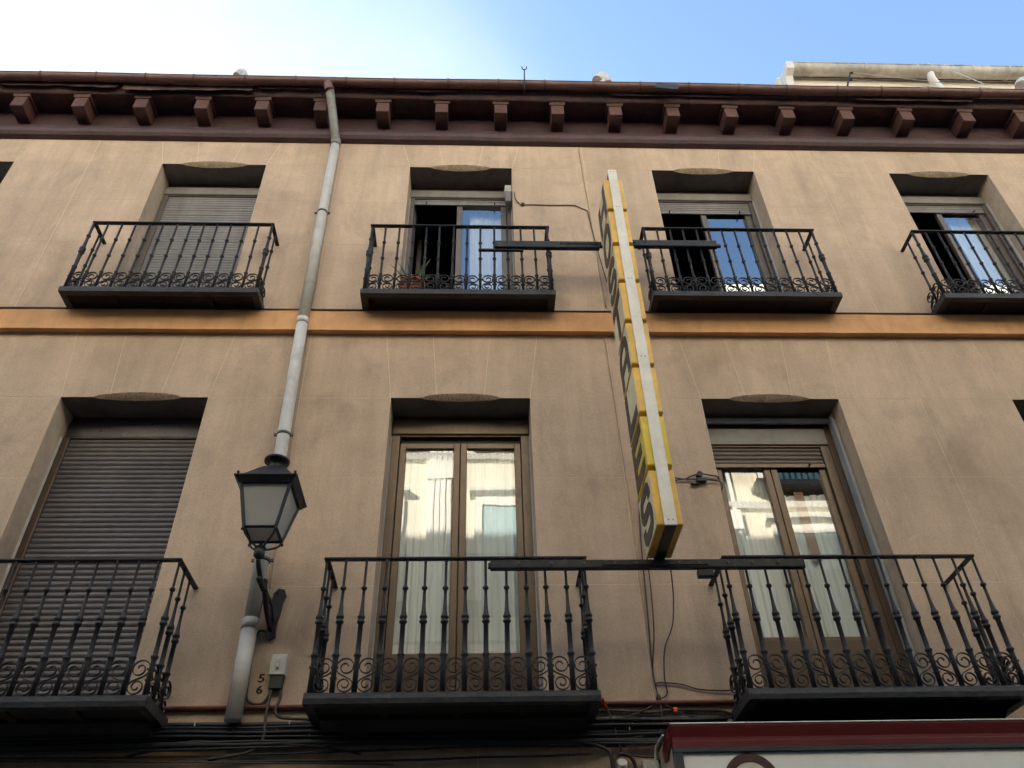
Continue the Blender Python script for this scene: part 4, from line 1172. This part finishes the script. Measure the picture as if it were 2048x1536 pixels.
for x, z in ((-1.72,3.335),(-1.48,3.30),(-1.15,3.338),(-1.22,3.297),(-1.83,3.296),(-1.02,3.26),(-.6,3.335),(.84,3.335),(1.02,3.332),(.95,3.30),(.93,3.28),(-2.4,3.335)):
    o = link('cable_clip', shared('cable_clip', clip_mesh, M_WPLASTIC), (x, -.046, z)); tag(o, 'tiny pale plastic clip holding the cable bundle to the wall', 'clip', 'cable clips')
# cables round the switch box and the lamp
cable('cable', [(-1.40,-.03,4.16),(-1.445,-.02,4.17),(-1.462,-.015,4.10),(-1.462,-.015,3.82),(-1.455,-.012,3.58),(-1.445,-.012,3.50),(-1.40,-.012,3.468),(-1.345,-.012,3.47),(-1.315,-.012,3.51),(-1.305,-.012,3.56)], .008, M_CABLEB, 'cable looping from the lantern plate past the number to the switch box', None, 8)
cable('cable', [(-1.40,-.03,3.93),(-1.44,-.02,3.94),(-1.456,-.018,3.90)], .007, M_CABLE, 'short cable joining the lantern foot to its supply', None, 6)
cable('cable', [(-1.295,-.03,3.56),(-1.30,-.04,3.48),(-1.300,-.05,3.40),(-1.295,-.06,3.32),(-1.29,-.06,3.25),(-1.33,-.055,3.19),(-1.40,-.05,3.16),(-1.6,-.05,3.13)], .0095, M_CABLEB, 'brown cable dropping from the switch box into the bundle', None, 8)
cable('cable', [(-1.245,-.03,3.56),(-1.235,-.03,3.50),(-1.245,-.035,3.45),(-1.25,-.04,3.41),(-1.22,-.04,3.375),(-1.15,-.03,3.368),(-1.03,-.03,3.362),(-.9,-.03,3.35)], .0095, M_CABLEB, 'brown cable bending right from the switch box under the string course', None, 8)
cable('cable', [(-1.545,-.006,9.45),(-1.525,-.006,8.4),(-1.50,-.006,7.3),(-1.49,-.068,6.88),(-1.488,-.068,6.66),(-1.484,-.006,6.5),(-1.452,-.006,5.2),(-1.43,-.006,4.4),(-1.425,-.006,4.25)], .0042, M_CABLEBEIGE, 'thin beige painted cable running beside the grey downpipe', None, 6)
# connector by the lower right window
cn = MB(); cn.bbox(1.655,1.735,-.04,-.006,5.095,5.135,.008); cn.bbox(1.615,1.675,-.03,-.008,5.078,5.092,.005); cn.lathe([(.022,0),(.026,.012),(.02,.03)], 12)
nv = 24*0
build('cable_connector', MB().bbox(1.655,1.735,-.042,-.006,5.095,5.138,.008).bbox(1.612,1.675,-.032,-.008,5.076,5.093,.005).tube([(1.69,-.006,5.165),(1.69,-.045,5.165)], .024, 14), M_CABLE, None, 'black cable connector clump beside the half shuttered window', 'connector')
cable('cable', [(1.30,-.03,5.17),(1.45,-.02,5.155),(1.56,-.02,5.13),(1.62,-.02,5.155),(1.69,-.03,5.172),(1.78,-.02,5.165),(1.83,-.02,5.15),(1.85,.03,5.14)], .006, M_CABLE, 'upper strand of the cable through the black connector')
cable('cable', [(1.30,-.03,5.135),(1.45,-.02,5.118),(1.58,-.02,5.13),(1.70,-.03,5.118),(1.80,-.02,5.118),(1.85,-.015,5.10),(1.858,.02,5.07),(1.845,.06,5.06)], .005, M_CABLE, 'lower strand of the cable through the black connector')
# coil, spotlight and white box under the bundle
pts = []
for i in range(60):
    a = i*.42; pts.append((.875+(.068+.006*math.sin(i*.7))*math.cos(a), -.03-.0006*i, 3.045+(.085+.005*math.cos(i))*math.sin(a)))
cable('cable_coil', pts, .0058, M_CABLEB, 'coil of brown cable hanging beside the shop fascia', None, 6, 2)
sl = empty('spotlight', (.85,-.06,2.98), 'small white spotlight in front of the cable coil', 'lamp')
q = MB(); q.tube([(.855,-.03,2.99),(.85,-.10,3.02),(.848,-.15,3.055)], [.022,.028,.030], 12); build('housing', q, M_WPLASTIC, sl)
q = MB(); q.tube([(.87,0,2.96),(.868,-.04,2.985)], .008, 8); build('stem', q, M_STEEL, sl)
q = MB(); q.bbox(.985, 1.085, -.05, -.004, 2.93, 3.095, .006); build('junction_box', q, M_WPLASTIC, None, 'pale flat box tucked beside the end of the shop fascia', 'box')
cable('cable', [(.88,-.04,3.14),(.92,-.04,3.125),(1.0,-.05,3.11),(1.06,-.05,3.105),(1.10,-.03,3.08)], .006, M_CABLEB, 'cable running from the coil to the shop fascia')

# ================================================================== SHOP FASCIA
shp = empty('shop_fascia', (2.8, -.2, 2.2), 'red shop fascia with white panel and brown ring under the right balcony', 'sign')
FX0, FX1 = 1.095, 4.75; FY = -.45
q = MB(); q.prism([(FY,3.168),(FY-.004,3.160),(FY+.002,3.135),(FY+.012,3.10),(FY+.012,3.085),(FY+.006,3.078),(FY+.006,3.045),(FY+.05,3.045),(FY+.05,3.168)], 'x', FX0, FX1)
build('cornice', q, M_SHOPRED, shp)
q = MB(); q.bbox(FX0-.003, FX1, FY-.008, FY+.006, 3.1685, 3.176, .002); build('edge_trim', q, M_ALU, shp)
q = MB(); q.box(FX0, FX1, FY+.0505, -.005, 3.145, 3.1675); build('top_board', q, M_SHOPDK, shp)
q = MB(); q.bbox(FX0, FX1, FY+.004, FY+.04, 3.018, 3.0445, .003); q.bbox(FX0, FX0+.05, FY+.004, FY+.04, 2.25, 3.0175, .003); q.bbox(FX1-.05, FX1, FY+.004, FY+.04, 2.25, 3.0175, .003); q.bbox(FX0+.051, FX1-.051, FY+.004, FY+.04, 2.25, 2.29, .003)
build('panel_frame', q, M_SHOPDK, shp)
q = MB(); q.box(FX0+.04, FX1-.04, FY+.022, FY+.05, 2.28, 3.03); build('white_panel', q, M_SHOPW, shp)
q = MB(); cxr, czr, ro, ri = 1.515, 2.855, .158, .112; n = 48
vs = []; 
for y in (FY+.0215, FY+.017):
    for r_ in (ri, ro):
        for k in range(n): vs.append((cxr+r_*math.cos(2*math.pi*k/n), y, czr+r_*math.sin(2*math.pi*k/n)))
fs = []
for k in range(n):
    k2 = (k+1) % n
    fs += [(2*n+k, 2*n+k2, 3*n+k2, 3*n+k), (k, k2, 2*n+k2, 2*n+k), (n+k, n+k2, 3*n+k2, 3*n+k)]
q.add(vs, fs); build('ring_emblem', q, M_LOGO, shp)
q = MB(); q.add([(cxr+ri*.985*math.cos(2*math.pi*k/n), FY+.0195, czr+ri*.985*math.sin(2*math.pi*k/n)) for k in range(n)], [tuple(range(n))]); build('emblem_disc', q, M_LOGOIN, shp)
q = MB(); q.box(FX0+.001, FX0+.02, FY+.06, -.02, 2.25, 3.144); build('side_board', q, M_SHOPSIDE, shp)
q = MB(); q.prism([(FY+.02,3.166),(FY+.03,3.07),(FY+.09,3.055),(FY+.16,3.02),(FY+.24,3.03),(FY+.26,3.10),(FY+.14,3.155)], 'x', FX0-.010, FX0-.0005); build('end_flap', q, M_SHOPRED, shp, label='torn red end flap of the fascia')
q = MB(); q.tube(smooth_path([(FX0-.02,FY+.14,3.155),(FX0-.045,FY+.24,3.12),(FX0-.055,FY+.28,3.05),(FX0-.05,FY+.26,2.96),(FX0-.035,FY+.2,2.85)], 5), .007, 6); build('edge_cord', q, M_WPLASTIC, shp)

# ================================================================== ROOF EDGE THINGS
fk = empty('forked_rod', (.49, -.47, 9.87), 'thin iron rod with forked tip rising before the gutter', 'rod')
q = MB(); q.tube([(.475,-.33,10.03),(.478,-.462,9.905),(.480,-.468,9.93)], .007, 6); q.tube([(.480,-.468,9.90),(.488,-.47,10.2),(.492,-.47,10.325)], [.009,.007,.006], 6); build('rod', q, M_IRON, fk)
q = MB(); q.tube(smooth_path([(.468,-.47,10.385),(.466,-.47,10.35),(.478,-.47,10.325),(.492,-.47,10.318),(.506,-.47,10.325),(.518,-.47,10.35),(.516,-.47,10.385)], 4), .006, 6); build('fork', q, M_IRON, fk)
r2 = empty('line_rod', (4.13,-.40,10.1), 'tilted dark rod carrying clothes lines over the right of the eaves', 'rod')
q = MB(); q.tube([(4.12,-.42,10.10),(4.27,-.42,10.47)], .011, 8); build('rod', q, M_IRON, r2)
for t in (.55, .97):
    q = MB(); q.tube([(4.12+.15*t,-.42,10.1+.37*t),(4.15+.15*t,-.43,10.10+.37*t)], .013, 8); build('insulator', q, M_IRON, r2)
M_LINE = mat('pale_line', (.62, .62, .60), .6)
cable('clothes_line', [(4.29,-.43,10.46),(6.0,-.30,10.39),(8.5,-.1,10.36)], .004, M_LINE, 'upper pale line strung from the tilted rod', None, 5)
cable('clothes_line', [(4.25,-.43,10.30),(6.0,-.30,10.30),(8.5,-.1,10.31)], .0035, M_LINE, 'lower pale line strung from the tilted rod', None, 5)
cable('clothes_line', [(6.62,.85,13.10),(6.2,.2,11.7),(6.05,-.2,10.65)], .005, M_LINE, 'slanting pale line down from the attic gutter', None, 5)
def vent(x, y, z, r, label):
    v = empty('roof_vent', (x, y, z-.9), label, 'vent')
    q = MB(); q.tube([(x+.02, y, z-.9), (x+.02, y, z-.05)], r*.75, 12); build('stack', q, M_PIPE, v)
    q = MB(); q.tube(smooth_path([(x+r*1.2, y, z-.16), (x+r*.9, y, z-.02), (x, y-.01, z), (x-r*.75, y-.02, z-.10)], 5), r, 14); build('cowl', q, M_PIPE, v)
vent(1.545, .3, 11.53, .068, 'bent metal vent cowl peeping over the gutter right of the forked rod')
vent(-3.03, .3, 11.50, .045, 'small vent cowl peeping over the gutter at the left')
vent(7.15, .3, 11.58, .08, 'vent cowl before the attic at the far right of the eaves')

# ================================================================== ACROSS THE STREET (seen mirrored in the panes, lights the facade)
def opposite(x0, x1, y, h, wm, label, wx, nwin, floors, trim=True):
    ob = empty('opposite_building', ((x0+x1)/2, y-2, 0), label, 'building')
    q = MB(); q.box(x0, x1, y-8, y, 6.9, h); build('wall', q, wm, ob)
    q = MB(); q.box(x0, x1, y-8, y+.02, 3.9, 6.895); build('dark_lower_storey', q, M_OPPDARK, ob)  # unseen storeys made dark to cut the light bounced up under the lintels
    q = MB(); q.box(x0, x1, y-8, y+.03, 0, 3.895); build('dark_ground_storey', q, M_SHOPDK, ob)  # unseen ground floor, also made dark to cut bounced light
    q = MB(); q.prism([(y+.001,h-.55),(y+.12,h-.5),(y+.18,h-.3),(y+.5,h-.12),(y+.55,h+.08),(y+.001,h+.08)], 'x', x0, x1); build('cornice', q, M_OPPT, ob)
    for z in floors[1:]:
        q = MB(); q.prism([(y+.001,z-.45),(y+.10,z-.4),(y+.16,z-.28),(y+.001,z-.25)], 'x', x0, x1); build('string_course', q, M_OPPT, ob)
    sp = (x1-x0)/nwin
    for i in range(nwin+1):
        xx = x0+sp*i
        a_, b_2 = max(x0, xx-.24), min(x1, xx+.24)
        q = MB(); q.box(a_, b_2, y+.001, y+.10, 6.9, h-.56)
        for z in floors[1:]: q.box(a_-.05, b_2+.05, y+.101, y+.14, z-.9, z-.46)
        for k in range(3): q.box(xx-.16+.12*k, xx-.10+.12*k, y+.1005, y+.125, 7.2, h-1.0)
        build('pilaster', q, M_OPPT, ob)
    for i in range(nwin):
        for fz in floors:
            cx = x0+sp*(i+.5); hw = .58; z0, z1 = fz+.15, fz+2.35
            q = MB(); q.box(cx-hw-.16, cx-hw, y+.021, y+.09, z0, z1+.18); q.box(cx+hw, cx+hw+.16, y+.021, y+.09, z0, z1+.18); q.box(cx-hw, cx+hw, y+.021, y+.09, z1, z1+.18); q.prism([(y+.021,z1+.19),(y+.2,z1+.27),(y+.22,z1+.34),(y+.021,z1+.38)], 'x', cx-hw-.28, cx+hw+.28)
            f = build('window', q, M_OPPT, ob)
            q = MB(); q.box(cx-hw, cx+hw, y+.022, y+.035, z0, z1); build('pane', q, M_OPPG, f)
            if (i*3+int(fz)) % 2:
                q = MB(); q.box(cx-hw+.02, cx+hw-.02, y+.036, y+.05, z0+1.1+.3*((i*7+int(fz)) % 3), z1); build('shutter', q, M_OPPSH, f)
            q = MB(); q.box(cx-hw-.35, cx+hw+.35, y+.001, y+.45, fz-.02, fz+.10); q.box(cx-hw-.35, cx+hw+.35, y+.42, y+.45, fz+1.0, fz+1.04)
            for k in range(15):
                xb = cx-hw-.33+(2*hw+.66)*k/14; q.box(xb-.008, xb+.008, y+.43, y+.446, fz+.1, fz+1.0)
            build('balcony', q, M_IRON, ob)
    return ob
OY = -8.6
opposite(-22, -3.7, OY, 15.2, M_OPPB, 'ochre sunlit building mirrored in the left panes', 0, 6, [4.4, 8.25, 11.9])
opposite(-3.7, 5.0, OY, 15.4, M_OPP, 'cream sunlit building with pilasters mirrored in the double doors', 0, 3, [4.4, 8.25, 12.1])
opposite(5.0, 24.2, OY, 16.6, M_OPPB, 'tall cream building mirrored in the upper right panes', 0, 6, [4.4, 7.6, 10.9, 13.9])
